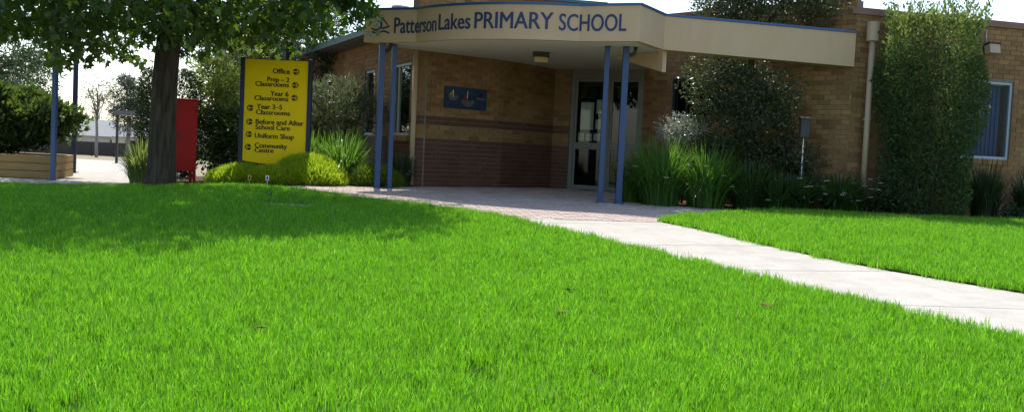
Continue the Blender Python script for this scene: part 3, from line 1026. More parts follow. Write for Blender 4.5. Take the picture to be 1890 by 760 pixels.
def sign_text(txt, x0, x1, ytop, ybot, base=None):
    """zoomed-photo millimetres -> panel"""
    me = bold_mesh(txt, .03)
    X = [v.co.x for v in me.vertices]
    a_, b_ = min(X), max(X)
    h = (ybot - ytop) * K
    for v in me.vertices:
        u = x0 + (v.co.x - a_) / (b_ - a_) * (x1 - x0)
        v.co = (.06 + (u - 78) * K, -.0225 - v.co.z * .2 if v.co.z > 0 else -.0205, ZT - sgz - (ybot - 38) * K + v.co.y / CAP_H * h)
    me.materials.append(MATS['letter_black'])
    o = bpy.data.objects.new('lettering', me)
    link(o, sg)
for t in (('Office', 270, 390, 97, 130), ('Prep – 2', 234, 388, 155, 187), ('Classrooms', 152, 387, 189, 221), ('Year 6', 258, 386, 252, 284), ('Classrooms', 150, 386, 286, 318),
          ('Year 3–5', 166, 345, 344, 377), ('Classrooms', 163, 401, 383, 415), ('Before and After', 163, 498, 448, 481), ('School Care', 162, 404, 486, 518),
          ('Uniform Shop', 160, 433, 544, 577), ('Community', 162, 388, 611, 644), ('Centre', 162, 295, 645, 676)):
    sign_text(*t)

def arrow(cx, cy, sgn_):
    a_ = MB()
    def poly(pts):
        q = [(.06 + (cx + sgn_ * x - 78) * K, ZT - sgz - (cy + y - 38) * K) for x, y in pts]
        k = len(q)
        vv = [(x, -.0265, z) for x, z in q] + [(x, -.0205, z) for x, z in q]
        a_.add(vv, [tuple(range(k)), tuple(range(k, 2 * k))[::-1]] + [(i, k + i, k + (i + 1) % k, (i + 1) % k) for i in range(k)])
    for s in (-1, 1):
        poly([(-22, 3 * s)] + [(-22 * math.cos(t), 22 * s * math.sin(t)) for t in np.linspace(.25, 1.5, 7)] + [(8, 3 * s)])
        poly([(3, 22 * s), (9, 21 * s), (22, 3 * s), (22, 0), (17, 0)])
    a_.build('arrow', 'letter_black', sg)
for c in ((433, 113, 1), (430, 205, 1), (428, 292, 1), (122, 373, -1), (120, 468, -1), (118, 555, -1), (116, 643, -1)):
    arrow(*c)

# ------------------------------------------------------------------ red cabinet behind the tree
rc = thing('red_cabinet', 'tall red steel cabinet on short legs behind the tree trunk', 'cabinet', (-6.25, 19.0, gz(-6.25, 19)), R(29))
MB().box(-.2, .2, -.2, .2, .24, 1.56).build('body', 'red_paint', rc, bevel=.008)
MB().box(-.215, .215, -.215, .215, 1.562, 1.59).build('top', 'red_paint', rc, bevel=.006)
for x in (-.175, .175):
    for y in (-.175, .175):
        MB().box(x - .024, x + .024, y - .024, y + .024, -.01, .239).build('leg', 'red_paint', rc)
MB().box(-.17, .17, -.2065, -.2005, .3, 1.5).build('door', 'red_paint', rc, bevel=.003)
for z, w_ in ((1.1, .05), (1.02, .04), (.9, .05)):
    MB().box(-.2105, -.2074, -.16, -.16 + w_ * 2, z, z + .045).build('marking', 'white_paint', rc)

MB().box(-.2072, -.2005, -.17, .17, .3, 1.5).build('side_panel', 'red_paint', rc, bevel=.003)
for z in (.42, 1.36):
    MB().tube([(.172, -.212, z), (.172, -.212, z + .07)], .009, 8).build('hinge', 'red_paint', rc, True)
MB().box(-.15, -.13, -.225, -.207, .85, .97).build('handle', 'dark_metal', rc, bevel=.003)

# ------------------------------------------------------------------ meter box on its post
mb_ = thing('meter_box', 'small grey meter box on a thin white post against the brick wall', 'meter box', (4.93, 17.25, gz(4.93, 17.25)))
MB().tube([(0, 0, -.05), (0, 0, 1.25)], .011, 10).build('post', 'white_paint', mb_, True)
MB().box(-.078, .078, -.08, .05, 1.24, 1.56).build('housing', 'box_brown', mb_, bevel=.01)
MB().add([(-.086, -.1, 1.562), (.086, -.1, 1.562), (.086, .06, 1.562), (-.086, .06, 1.562), (-.086, -.1, 1.572), (.086, -.1, 1.572), (.086, .06, 1.605), (-.086, .06, 1.605)],
         [(3, 2, 1, 0), (4, 5, 6, 7), (0, 1, 5, 4), (1, 2, 6, 5), (2, 3, 7, 6), (3, 0, 4, 7)]).build('lid', 'box_brown', mb_)
MB().box(-.062, .062, -.0855, -.0805, 1.27, 1.53).build('door', 'box_brown', mb_)

# ------------------------------------------------------------------ left: poles, planter, concrete, shelter, fence, houses
YARD = [(-16, 17.4), (-8.9, 17.53), (-8.03, 17.85), (-6.7, 17.85), (-6.9, 19.5), (-7.7, 22), (-8.8, 26), (-15.0, 42), (-23, 60), (-30, 60), (-22, 42), (-14.6, 27), (-10.6, 20.5), (-12, 18.6), (-16, 18.4)]
tag(sheet('yard_paving', YARD, 'concrete', -.012, .8), 'sunlit pale concrete yard behind the lawn on the left', 'paving', kind='structure')
def pole(x, y, h, mat, label):
    z = gz(x, y)
    o = thing('steel_pole', label, 'pole', (x, y, z), group='poles beside the yard')
    p = MB().box(-.045, .045, -.045, .045, -.02, h).build('shaft', mat, o, bevel=.008)
    MB().box(-.05, .05, -.05, .05, h + .001, h + .015).build('cap', mat, o)
    MB().box(-.09, .09, -.09, .09, 0, .015).build('base_plate', mat, o)
pole(-8.93, 19.5, 4.2, 'pole_blue', 'bright blue steel pole in front of the timber planter')
pole(-10.2, 23.3, 4.2, 'dark_blue_paint', 'darker blue steel pole behind the timber planter')

pl = thing('timber_planter', 'raised planter box of stacked pine sleepers beside the yard', 'planter', (-9.1, 19.9, gz(-9.1, 19.9)))
PLP = [(-14.5, 19.75), (-8.98, 19.68), (-9.5, 21.7), (-14.5, 21.9)]
pz = gz(-9.1, 19.9)
def sleeper(p, q, z, ext):
    a_, b_ = Vector((*p, 0)), Vector((*q, 0))
    e = (b_ - a_).normalized()
    n_ = Vector((-e.y, e.x, 0))
    M = Matrix(((e.x, n_.x, 0, a_.x + 9.1), (e.y, n_.y, 0, a_.y - 19.9), (0, 0, 1, z), (0, 0, 0, 1)))
    o = MB().box(ext, (b_ - a_).length - ext, .0, .075, 0, .145).build('sleeper', 'timber', pl, bevel=.01)
    o.matrix_local = M
for k in range(3):
    z = -.01 + k * .152 + random.uniform(-.002, .002)
    sp = -11.6 + (k % 2) * .9
    ym = 19.75 + (sp + 14.5) / 5.52 * -.07
    sleeper(PLP[0], (sp - .004, ym), z, 0)
    sleeper((sp + .004, ym), PLP[1], z, 0)
    sleeper(PLP[1], PLP[2], z, .08)
    sleeper(PLP[2], PLP[3], z, 0)
mesh_obj('soil_fill', [(x + 9.1 + dx, y - 19.9 + dy, .4) for (x, y), (dx, dy) in zip(PLP, ((0, .08), (-.12, .08), (-.12, -.08), (0, -.08)))], [(0, 1, 2, 3)], 'mulch', pl)

sh = thing('walkway_shelter', 'thin post shelter with flat roof far across the yard', 'shelter', (-18.97, 48, gz(-18.97, 48)))
for x, y in ((0, 0), (2.6, 0), (0, 3), (2.6, 3)):
    MB().box(x - .05, x + .05, y - .05, y + .05, -.05, 2.28).build('post', 'dark_metal', sh)
MB().box(-.1, 3.0, -.2, 3.3, 2.281, 2.5).build('roof', 'grey_metal', sh)

FY = 108
fz = gz(-45, FY)
fe = thing('paling_fence', 'long brown timber paling fence at the far end of the yard', 'fence', (-45, FY, fz))
for k in range(0, 15):
    MB().box(-10 + k * 2.4, -10 + k * 2.4 + 2.36, -.02, .02, .02, 1.5).build('panel', 'timber_grey', fe)
    MB().box(-10.05 + k * 2.4, -9.95 + k * 2.4, .03, .13, -.05, 1.45).build('post', 'timber_grey', fe)

def house(x, y, w_, d, rot, hz, label):
    z = gz(x, y)
    o = thing('far_house', label, 'house', (x, y, z), rot, 'houses beyond the fence')
    MB().box(-w_ / 2, w_ / 2, -d / 2, d / 2, 0, 2.5).build('wall', 'house_wall', o)
    e = .5
    W, D = w_ / 2 + e, d / 2 + e
    r = min(W, D) * .95
    v = [(-W, -D, 2.5), (W, -D, 2.5), (W, D, 2.5), (-W, D, 2.5), (-W + r, 0, 2.5 + hz), (W - r, 0, 2.5 + hz)]
    MB().add(v, [(0, 1, 5, 4), (1, 2, 5), (2, 3, 4, 5), (3, 0, 4), (3, 2, 1, 0)]).build('roof', 'roof_tile', o)
    for k in (-.3, .25):
        MB().box(k * w_ - .8, k * w_ + .8, -d / 2 - .03, -d / 2 + .02, 1.0, 2.1).build('window', 'interior_dark', o)
house(-55, 132, 14, 10, R(12), 2.1, 'pale house with grey hipped roof, left of the pair beyond the fence')
house(-42.5, 128, 13, 10, R(-8), 1.9, 'pale house with grey hipped roof, right of the pair beyond the fence')

# ------------------------------------------------------------------ small things on the lawn
pit = thing('pit_lid', 'flat grey concrete pit lid set in the shaded lawn', 'pit lid', (-2.95, 13.3, gz(-2.95, 13.3)), R(4))
MB().box(-.38, .38, -.2, .2, -.03, .018).build('frame', 'concrete', pit, bevel=.006)
MB().box(-.33, .33, -.15, .15, .0182, .026).build('lid', 'concrete', pit, bevel=.004)
spr = thing('sprinkler_head', 'tiny black sprinkler head standing in the shaded lawn', 'sprinkler', (-3.46, 14.37, gz(-3.46, 14.37)))
MB().tube([(0, 0, -.02), (0, 0, .07), (0, 0, .075), (0, 0, .1)], [.015, .015, .022, .02], 12).build('body', 'dark_metal', spr)
MB().tube([(0, -.021, .085), (0, -.024, .085)], .005, 8).build('nozzle', 'white_paint', spr)
for x, y, mt, nm, lb in ((-4.62, 17.62, 'tag_yellow', 'plant_tag', 'small yellow plant tag on a stake before the sign bush'), (-4.30, 17.58, 'white_paint', 'plant_tag', 'small white plant tag on a stake before the sign bush')):
    t = thing(nm, lb, 'plant tag', (x, y, gz(x, y)))
    MB().box(-.006, .006, 0, .006, -.03, .1).build('stake', mt, t)
    MB().box(-.03, .03, -.004, -.0005, .08, .17).build('plate', mt, t)
    MB().box(-.013, .013, -.0075, -.0042, .095, .15).build('symbol', 'letter_black', t)
def dry_leaf(x, y, s, rz, label):
    v = [(0, 0, 0), (.3, .22, .06), (.75, .18, .04), (1, 0, .1), (.7, -.2, .05), (.3, -.18, .07), (.5, 0, -.02)]
    v += [(a_, b_, c_ - .02) for a_, b_, c_ in v]
    f = [(0, 6, 1), (1, 6, 2), (2, 6, 3), (3, 6, 4), (4, 6, 5), (5, 6, 0)]
    f += [tuple(i + 7 for i in q[::-1]) for q in f] + [(i, i + 1, i + 8, i + 7) for i in range(5)] + [(5, 0, 7, 12)]
    o = mesh_obj('dry_leaf', [(a_ * s, b_ * s, c_ * s) for a_, b_, c_ in v], f, 'dry_leaf')
    o.location = (x, y, gz(x, y) + .05)
    o.rotation_euler = (random.uniform(-.2, .2), random.uniform(-.25, .1), rz)
    tag(o, label, 'dry leaf', 'dry leaves on the lawn')
dry_leaf(.43, 8.0, .13, .1, 'large brown dry leaf in the middle of the sunny lawn')
dry_leaf(.33, 7.1, .12, .3, 'flat dull dry leaf just in front of the large brown leaf')
dry_leaf(1.95, 7.75, .11, -.6, 'pale dry leaf near the concrete path edge')
dry_leaf(-1.46, 6.15, .11, 2.9, 'curled brown dry leaf on the left part of the sunny lawn')

# ------------------------------------------------------------------ grass
def tuft(i):
    V, T = [], []
    nb = 46
    for k in range(nb):
        a_ = random.uniform(0, 6.283)
        r_ = .085 * math.sqrt(random.random())
        x, y = r_ * math.cos(a_), r_ * math.sin(a_)
        h = random.uniform(.022, .078) * (1.35 if random.random() < .12 else 1)
        wd = random.uniform(.0016, .0035)
        th = random.uniform(0, 6.283)
        lean = random.uniform(.05, .55) * h
        la = random.uniform(0, 6.283)
        lx, ly = lean * math.cos(la), lean * math.sin(la)
        cx, cy = wd * math.cos(th), wd * math.sin(th)
        b0 = len(V)
        V += [(x - cx, y - cy, -.012), (x + cx, y + cy, -.012), (x + lx * .35 - cx * .8, y + ly * .35 - cy * .8, h * .6), (x + lx * .35 + cx * .8, y + ly * .35 + cy * .8, h * .6), (x + lx, y + ly, h)]
        T += [(b0, b0 + 1, b0 + 3), (b0, b0 + 3, b0 + 2), (b0 + 2, b0 + 3, b0 + 4)]
    me = bpy.data.meshes.new('grass_tuft')
    me.from_pydata(V, [], T)
    me.materials.append(MATS['grass_blade'])
    return bpy.data.objects.new('grass_tuft', me)
TC = bpy.data.collections.new('grass_tufts')
for i in range(10):
    TC.objects.link(tuft(i))

ng = bpy.data.node_groups.new('scatter_grass', 'GeometryNodeTree')
ng.interface.new_socket('Geometry', in_out='INPUT', socket_type='NodeSocketGeometry')
ng.interface.new_socket('Geometry', in_out='OUTPUT', socket_type='NodeSocketGeometry')
gi, go = ng.nodes.new('NodeGroupInput'), ng.nodes.new('NodeGroupOutput')
ip = ng.nodes.new('GeometryNodeInstanceOnPoints')
ci = ng.nodes.new('GeometryNodeCollectionInfo')
ci.inputs['Collection'].default_value = TC
ci.inputs['Separate Children'].default_value = True
ci.inputs['Reset Children'].default_value = True
ar = ng.nodes.new('GeometryNodeInputNamedAttribute')
ar.data_type = 'FLOAT_VECTOR'
ar.inputs['Name'].default_value = 'turn'
asz = ng.nodes.new('GeometryNodeInputNamedAttribute')
asz.data_type = 'FLOAT_VECTOR'
asz.inputs['Name'].default_value = 'size'
ng.links.new(gi.outputs[0], ip.inputs['Points'])
ng.links.new(ci.outputs[0], ip.inputs['Instance'])
ip.inputs['Pick Instance'].default_value = True
rv_ = ng.nodes.new('FunctionNodeRandomValue')
rv_.data_type = 'INT'
for s in rv_.inputs:
    if s.type == 'INT' and s.name == 'Max':
        s.default_value = 9
    if s.type == 'INT' and s.name == 'Min':
        s.default_value = 0
ng.links.new([s for s in rv_.outputs if s.type == 'INT'][0], ip.inputs['Instance Index'])
ng.links.new(ar.outputs['Attribute'], ip.inputs['Rotation'])
ng.links.new(asz.outputs['Attribute'], ip.inputs['Scale'])
ng.links.new(ip.outputs[0], go.inputs[0])

def patch_noise(X, Y):
    return (np.sin(X * 1.7 + .6 * np.sin(Y * 2.1)) + np.sin(Y * 1.3 + 1.1 * np.sin(X * .9 + 1)) + np.sin(X * 4.1 + Y * 3.3) * .6) / 2.6

def grass(name, poly, label, dens=200, lift=0):
    xs_, ys_ = [p[0] for p in poly], [p[1] for p in poly]
    x0, x1, y0, y1 = max(min(xs_), -12.5), min(max(xs_), 11), max(min(ys_), 2.6), max(ys_)
    n_ = int((x1 - x0) * (y1 - y0) * dens)
    X, Y = RNG.uniform(x0, x1, n_), RNG.uniform(y0, y1, n_)
    k = inside_np(poly, X + RNG.normal(0, .03, n_), Y + RNG.normal(0, .03, n_)) & (np.abs(X) < .62 * Y + 1.2)
    pit_ = (np.abs(X + 2.95) < .4) & (np.abs(Y - 13.3) < .22)
    k &= ~pit_
    X, Y = X[k], Y[k]
    Z = ground_z(X, Y) + lift
    pn = patch_noise(X, Y)
    S = (1 + .12 * pn) * RNG.uniform(.8, 1.2, len(X))
    me = bpy.data.meshes.new(name)
    me.vertices.add(len(X))
    me.vertices.foreach_set('co', np.stack([X, Y, Z], 1).astype(np.float32).ravel())
    a1 = me.attributes.new('turn', 'FLOAT_VECTOR', 'POINT')
    a1.data.foreach_set('vector', np.stack([RNG.normal(0, .08, len(X)), RNG.normal(0, .08, len(X)), RNG.uniform(0, 6.28, len(X))], 1).astype(np.float32).ravel())
    a2 = me.attributes.new('size', 'FLOAT_VECTOR', 'POINT')
    far = 1 + .35 * np.clip((Y - 6) / 10, 0, 1)
    a2.data.foreach_set('vector', np.stack([S * far, S * far, S], 1).astype(np.float32).ravel())
    o = link(bpy.data.objects.new(name, me))
    o.modifiers.new('scatter', 'NODES').node_group = ng
    return tag(o, label, 'grass', kind='stuff')
grass('grass', LAWN_L, 'bright green grass of the broad front lawn')
grass('grass', LAWN_R, 'bright green grass of the small lawn right of the path', lift=.015)

# ------------------------------------------------------------------ plants
def limb(mb, p0, p1, r0, r1, n=6, wob=.08, sides=10):
    p0, p1 = Vector(p0), Vector(p1)
    pts, rr = [], []
    for i in range(n + 1):
        t = i / n
        w_ = wob * math.sin(math.pi * t)
        pts.append(p0.lerp(p1, t) + Vector((random.uniform(-w_, w_), random.uniform(-w_, w_), random.uniform(-w_, w_) * .5)))
        rr.append(r0 + (r1 - r0) * t)
    mb.tube(pts, rr, sides)
    return pts[-1]

# the big shade tree; crown and trunk in world coordinates under an empty at the foot
TX, TY = -6.15, 17.4
tz = gz(TX, TY)
tree = thing('shade_tree', 'large leafy shade tree with dark straight trunk on the lawn edge', 'tree', (TX, TY, tz))
tb = MB()
H = [(-.05, .31), (.15, .262), (.5, .238), (1.2, .218), (2.0, .208), (2.8, .2), (3.6, .185), (4.8, .17), (6.2, .1), (7.4, .04)]
tb.tube([(.026 * min(i, 5) + .02 * math.sin(i * 1.3), .02 * math.cos(i), z) for i, (z, r_) in enumerate(H)], [r_ for z, r_ in H], 18)
LIMBS = [((.12, -.12, 2.4), (1.15, -.85, 3.35), .085), ((-.1, 0, 2.9), (-2.2, -1.5, 4.2), .1), ((0, -.1, 3.0), (.4, -3.2, 4.6), .11), ((0, 0, 3.4), (2.9, -1.8, 5.2), .1),
         ((0, 0, 3.6), (-3.0, 1.0, 5.4), .1), ((0, 0, 3.7), (.8, 3.2, 5.5), .1), ((0, 0, 4.2), (-1.6, -3.6, 5.8), .09), ((0, 0, 4.4), (1.8, 1.6, 6.8), .08)]
for p, q, r_ in LIMBS:
    e = limb(tb, p, q, r_, .045, 7, .16)
    for k in range(4):
        f_ = Vector(p).lerp(Vector(q), random.uniform(.5, 1))
        limb(tb, f_, f_ + Vector((random.uniform(-1.3, 1.3), random.uniform(-1.3, 1.3), random.uniform(-.3, .9))), .035, .008, 5, .1, 6)
tb.build('trunk', 'bark', tree, True)
CC, CR = np.array((-.2, -.3, 5.1)), np.array((5.0, 6.0, 3.3))
def tree_keep(P):
    X, Y, Z = P[:, 0] + TX, P[:, 1] + TY, P[:, 2] + tz
    return ~((X > -5.5) & (Y > 17.9)) & ~((X > -7.6) & (Y > 19.4)) & (Z > 2.3 + .8 * (X + 3.6)) & (Z > np.where(X < -6.8, 1.95, 2.3) + .12 * np.sin(X * 2.3 + Y) + .1 * np.sin(Y * 3.1))
P, A, _ = clumped(CC, CR, 225, 150, .72, .55, tree_keep)
Pu, Au, _ = clumped(CC + np.array((0, 0, .9)), CR * np.array((.92, .92, .7)), 210, 130, .85, .2, lambda P: tree_keep(P) & (P[:, 2] > 3.6) & ~((P[:, 0] > 1.0) & (P[:, 1] > -1.4)))
P2, A2, _ = clumped(CC, CR * .8, 60, 120, .8, .1, tree_keep)
Pr, Ar, _ = clumped(np.array((3.5, -2.6, 5.0)), np.array((1.3, 1.9, 1.1)), 55, 150, .6, .1, tree_keep)   # right-hand boughs over the lawn
# drooping skirt of the crown as seen from the lawn
sk = []
for cx, cy, cz in ((-5.6, -2.6, 1.9), (-4.6, -3.0, 2.15), (-3.5, -3.3, 2.2), (-2.6, -2.6, 2.2), (-1.6, -2.4, 2.35), (-.6, -2.2, 2.4), (.6, -1.6, 2.5), (1.5, -1.2, 2.45), (2.2, -1.4, 2.6), (2.9, -1.7, 2.75), (3.4, -2.3, 2.75), (3.9, -2.9, 2.85), (-5.2, -1.0, 2.2), (-4.0, -.6, 2.3), (1.9, .2, 2.5), (-3.0, -.2, 2.4),
                   (4.0, -2.2, 3.05), (-5.9, -1.6, 1.75), (2.5, -.7, 2.6), (1.0, -.6, 2.65)):
    b = ball(140, .3)
    sk.append(np.array((cx, cy, cz + .25)) + b * np.array((.62, .62, .42)))
SK = np.vstack(sk)
SK = SK[tree_keep(SK + np.array((0, 0, .1)))]
for cx, cy, cz, n_ in ((3.7, -1.9, 3.0, 60), (3.5, -2.0, 3.2, 110), (3.78, -1.8, 2.82, 26)):   # sprays hanging before the fascia
    SK = np.vstack([SK, np.array((cx, cy, cz)) + ball(n_, .2) * np.array((.3, .3, .2))])
PP = np.vstack([P, Pu, P2, Pr, SK])
AA = np.vstack([A, Au, A2, Ar, np.tile((0, 0, -.6), (len(SK), 1))])
AA[:, 2] -= .5
leaves('crown', PP, .135, MAPLE, 'shade_tree_leaf', tree, AA, .8, .35, .8)

def shrub(name, label, cat, x, y, mat, shape, size, P, A=None, spread=.8, group=None, stems=None, flat=.3, z=None, bark='bark'):
    o = thing(name, label, cat, (x, y, gz(x, y) if z is None else z), group=group)
    if stems:
        mb = MB()
        for p, q, r0, r1 in stems:
            limb(mb, p, q, r0, r1, 5, .05, 7)
        mb.build('stem' if cat != 'tree' else 'trunk', bark, o, True)
    leaves('foliage' if cat != 'tree' else 'crown', P, size, shape, mat, o, A, spread, .35, flat)
    return o

def lumpy(P, amp, freq, seed):
    r = np.random.default_rng(seed)
    k = r.normal(size=(5, 3)) * freq
    ph = r.uniform(0, 6.28, 5)
    return sum(np.sin(P @ k[i] + ph[i]) for i in range(5)) / 5 * amp

# clipped column shrub in front of the right wing
n_ = 30000
th, zz = RNG.uniform(0, 6.283, n_), RNG.uniform(0.02, 1, n_) * 3.35
rr = np.sqrt(RNG.uniform(.25, 1, n_))
prof = np.interp(zz, [0, .4, 1.2, 2.4, 3.0, 3.35], [.60, .72, .78, .83, .84, .74])
Pc = np.stack([np.cos(th) * rr * prof, np.sin(th) * rr * prof * .72, zz], 1)
Pc[:, :2] *= (1 + lumpy(Pc, .3, 3.0, 3))[:, None]
Ac = np.stack([np.cos(th), np.sin(th), np.full(n_, 1.0)], 1)
n2 = 260
spx = []
for k in range(n2):          # loose shoots above the clip line
    a_ = random.uniform(0, 6.283)
    r_ = math.sqrt(random.random())
    bx, by = math.cos(a_) * r_ * .85, math.sin(a_) * r_ * .6
    hgt = random.uniform(.12, .5) * (1 + .5 * (bx > .15 and bx < .6))
    for j in range(16):
        t = random.random()
        spx.append((bx + random.uniform(-.03, .03) + .05 * t * math.cos(a_), by + random.uniform(-.03, .03), 3.15 + hgt * t))
Pc = np.vstack([Pc, np.array(spx)])
Ac = np.vstack([Ac, np.tile((0, 0, 1.5), (len(spx), 1))])
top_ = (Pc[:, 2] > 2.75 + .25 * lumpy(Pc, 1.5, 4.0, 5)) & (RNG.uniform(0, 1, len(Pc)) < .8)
kk = (Pc[:, 1] + 16.95) < 17.42 + (Pc[:, 0] + 7.08 - 5.76) * .285 - .08
kk |= Pc[:, 2] > 3.6
thin = RNG.uniform(0, 1, len(Pc)) < .55
cs_ = shrub('column_shrub', 'tall clipped dark green column shrub with sunlit feathery top', 'shrub', 6.95, 16.95, 'hedge_leaf', OVAL, .06, Pc[kk & ~top_], Ac[kk & ~top_], .8, stems=[((0, 0, -.05), (.05, 0, 2.6), .07, .02), ((.1, .05, -.05), (.4, .1, 2.4), .05, .02), ((-.1, .05, -.05), (-.4, .05, 2.4), .05, .02)])

leaves('painted_sun_top', Pc[kk & top_ & thin], .06, OVAL, 'painted_sun_leaf', cs_, Ac[kk & top_ & thin] + np.array((0, 0, .8)), .8)  # top leaves coloured paler to paint in the sun falling there

# small-leaved tree growing between the canopy beam and the wall
def beam_keep(ox, oy):
    def f(P):
        X, Y, Z = P[:, 0] + ox, P[:, 1] + oy, P[:, 2]
        wall_y = 20.95 + (X - 2.62) * (-3.53 / 3.14)
        ok = (Y < wall_y - .12) | (Z > 3.75)
        ok &= ~((X > 5.7) & (Z < 3.55))
        beam = (Y < 17.42 + (X - 2.42) * .107) & (Z > 2.4) & (Z < 3.2)
        return ok & ~beam & ~((X < 3.0) & (Z > 2.4)) & (Y > 16.6) & ~((Z > 3.2) & (Y > 18.3))
    return f
ox, oy = 4.05, 17.72
Pa, Aa, _ = clumped(np.array((-.1, -.05, 1.55)), np.array((.95, .65, 1.15)), 75, 250, .34, .2)
Pb, Ab, _ = clumped(np.array((.25, .1, 3.75)), np.array((1.6, .75, .6)), 90, 210, .36, .2)
Pd, Ad, _ = clumped(np.array((-.75, .1, 2.1)), np.array((.4, .35, .45)), 12, 160, .25, .2)
Pe, Ae, _ = clumped(np.array((.2, -.1, .75)), np.array((1.2, .55, .5)), 40, 180, .3, .2)
P = np.vstack([Pa, Pb, Pd, Pe])
A = np.vstack([Aa, Ab, Ad, Ae])
k = beam_keep(ox, oy)(P)
shrub('garden_tree', 'dark small-leaved tree growing up past the canopy beam', 'tree', ox, oy, 'canopy_tree_leaf', OVAL, .06, P[k], A[k], .9,
      stems=[((0, 0, -.05), (.05, .05, 3.3), .085, .05), ((.02, 0, 1.1), (-.5, -.1, 2.3), .04, .015), ((.03, .02, 3.0), (.95, .1, 3.9), .04, .012), ((.03, .02, 3.0), (-.8, .1, 3.9), .04, .012), ((0, 0, 1.0), (.5, -.2, 1.8), .035, .012)])
# pale shrub under it
Pw, Aw, _ = clumped(np.array((0, 0, 1.3)), np.array((.42, .3, .22)), 18, 130, .2, .2)
shrub('variegated_shrub', 'silvery white leaved shrub glinting behind the strappy clump right of the door', 'shrub', 2.98, 17.75, 'white_leaf', OVAL, .045, Pw, Aw, .8, stems=[((0, 0, -.03), (.05, 0, 1.1), .025, .012), ((0, 0, .3), (-.25, 0, 1.2), .018, .008), ((0, 0, .3), (.3, .05, 1.2), .018, .008)])

def strap(x, y, rad, h, nb, label, mat='strap_leaf', flowers=0, width=.013, group='strap-leaf clumps', name='strap_leaf_clump', up_=.75):
    o = thing(name, label, 'plant', (x, y, gz(x, y)), group=group)
    V, T = [], []
    for k in range(nb * 2):
        a_ = random.uniform(0, 6.283)
        r0 = rad * .4 * math.sqrt(random.random())
        out = rad * random.uniform(.15, 1.0)
        hh = h * random.uniform(.65, 1.1) * (1.05 - .35 * (out / rad) ** 2)
        px, py = r0 * math.cos(a_), r0 * math.sin(a_)
        a2 = a_ + random.uniform(-.5, .5)
        dx, dy = math.cos(a2), math.sin(a2)
        sx_, sy_ = -dy * width, dx * width
        b0 = len(V)
        N = 6
        droop = random.uniform(.1, 1.0) * (out / rad) ** 1.5 if random.random() < up_ else 0
        for i in range(N + 1):
            t = i / N
            d = out * t ** 1.7
            z = hh * (1.25 * t - .25 * t * t) * (1 - droop * t * t * t)
            wv = (1 - t ** 2.2) * (.8 + .4 * t)
            V += [(px + dx * d - sx_ * wv, py + dy * d - sy_ * wv, z - .03), (px + dx * d + sx_ * wv, py + dy * d + sy_ * wv, z - .03)]
        for i in range(N):
            q = b0 + 2 * i
            T += [(q, q + 1, q + 3), (q, q + 3, q + 2)]
    heads = []
    for k in range(flowers):
        a_ = random.uniform(2.6, 6.8)
        r_ = rad * random.uniform(.45, 1.0)
        hf = h * random.uniform(.25, .8)
        fx, fy = r_ * math.cos(a_), r_ * math.sin(a_)
        heads.append((fx, fy, hf))
        b0 = len(V)
        for qx, qy, qz in ((fx * .3, fy * .3, 0), (fx * .75, fy * .75, hf * .75), (fx, fy, hf)):
            V += [(qx - .004, qy, qz), (qx + .004, qy, qz)]
        T += [(b0, b0 + 1, b0 + 3), (b0, b0 + 3, b0 + 2), (b0 + 2, b0 + 3, b0 + 5), (b0 + 2, b0 + 5, b0 + 4)]
    big_mesh('leaves', np.array(V), np.array(T), mat, o)
    for fx, fy, hf in heads:
        mb = MB()
        for j in range(5):
            b_ = j * 1.257 + random.random()
            c_, s_ = math.cos(b_), math.sin(b_)
            mb.add([(fx, fy, hf), (fx + .035 * c_ - .018 * s_, fy + .035 * s_ + .018 * c_, hf + .012), (fx + .045 * c_, fy + .045 * s_, hf + .004), (fx + .035 * c_ + .018 * s_, fy + .035 * s_ - .018 * c_, hf + .012)], [(0, 1, 2, 3)])
        mb.build('flower', 'petal', o)
    return o
strap(2.5, 17.05, .82, 1.22, 380, 'bright strappy clump beside the blue posts right of the entrance', flowers=8, width=.011)
strap(3.25, 16.9, .8, 1.12, 360, 'tall strappy clump under the silvery shrub, second from the blue posts', flowers=6, width=.011)
strap(4.0, 16.95, .7, .9, 280, 'dark strappy clump in front of the canopy tree', mat='dark_strap_leaf', flowers=2)
strap(4.75, 16.9, .65, .72, 280, 'white-flowered strappy clump at the foot of the meter box', mat='dark_strap_leaf', flowers=14)
strap(5.5, 16.85, .65, .75, 300, 'white-flowered strappy clump left of the right downpipe', mat='dark_strap_leaf', flowers=20)
strap(2.05, 17.5, .5, .9, 200, 'shaded strappy clump close behind the right blue posts', flowers=4, width=.011)
strap(4.4, 16.7, .5, .7, 200, 'low strappy clump at the bed edge before the canopy tree', mat='dark_strap_leaf', flowers=4)
strap(8.1, 17.25, .5, 1.05, 240, 'dark upright strappy clump right of the column shrub', mat='dark_leaf', width=.01)
strap(9.0, 17.5, .55, .95, 220, 'dark strappy clump under the right window corner', mat='dark_leaf', width=.011, flowers=4)
strap(-3.25, 18.95, .75, 1.05, 320, 'sunlit strappy clump right of the yellow sign', flowers=4, width=.012)
strap(-3.9, 19.3, .7, 1.05, 260, 'sunlit strappy clump half hidden behind the yellow sign', flowers=2, width=.012)
strap(-2.1, 18.85, .4, .7, 130, 'dark strappy clump at the foot of the cream corner downpipe', mat='dark_leaf', flowers=4)
strap(-6.95, 18.75, .5, .95, 200, 'pale strappy clump left of the big tree trunk', mat='wattle_leaf', width=.012)
for x, y, lb in ((6.2, 16.9, 'low dark groundcover plant at the foot of the right downpipe'), (8.6, 17.1, 'low dark leafy groundcover left of the right window corner')):
    Pg, Ag, _ = clumped(np.array((0, 0, .18)), np.array((.5, .28, .16)), 16, 90, .16, .1)
    Pg = Pg[Pg[:, 2] > .01]
    shrub('groundcover', lb, 'plant', x, y, 'dark_leaf', OVAL, .05, Pg, None, 1.0)

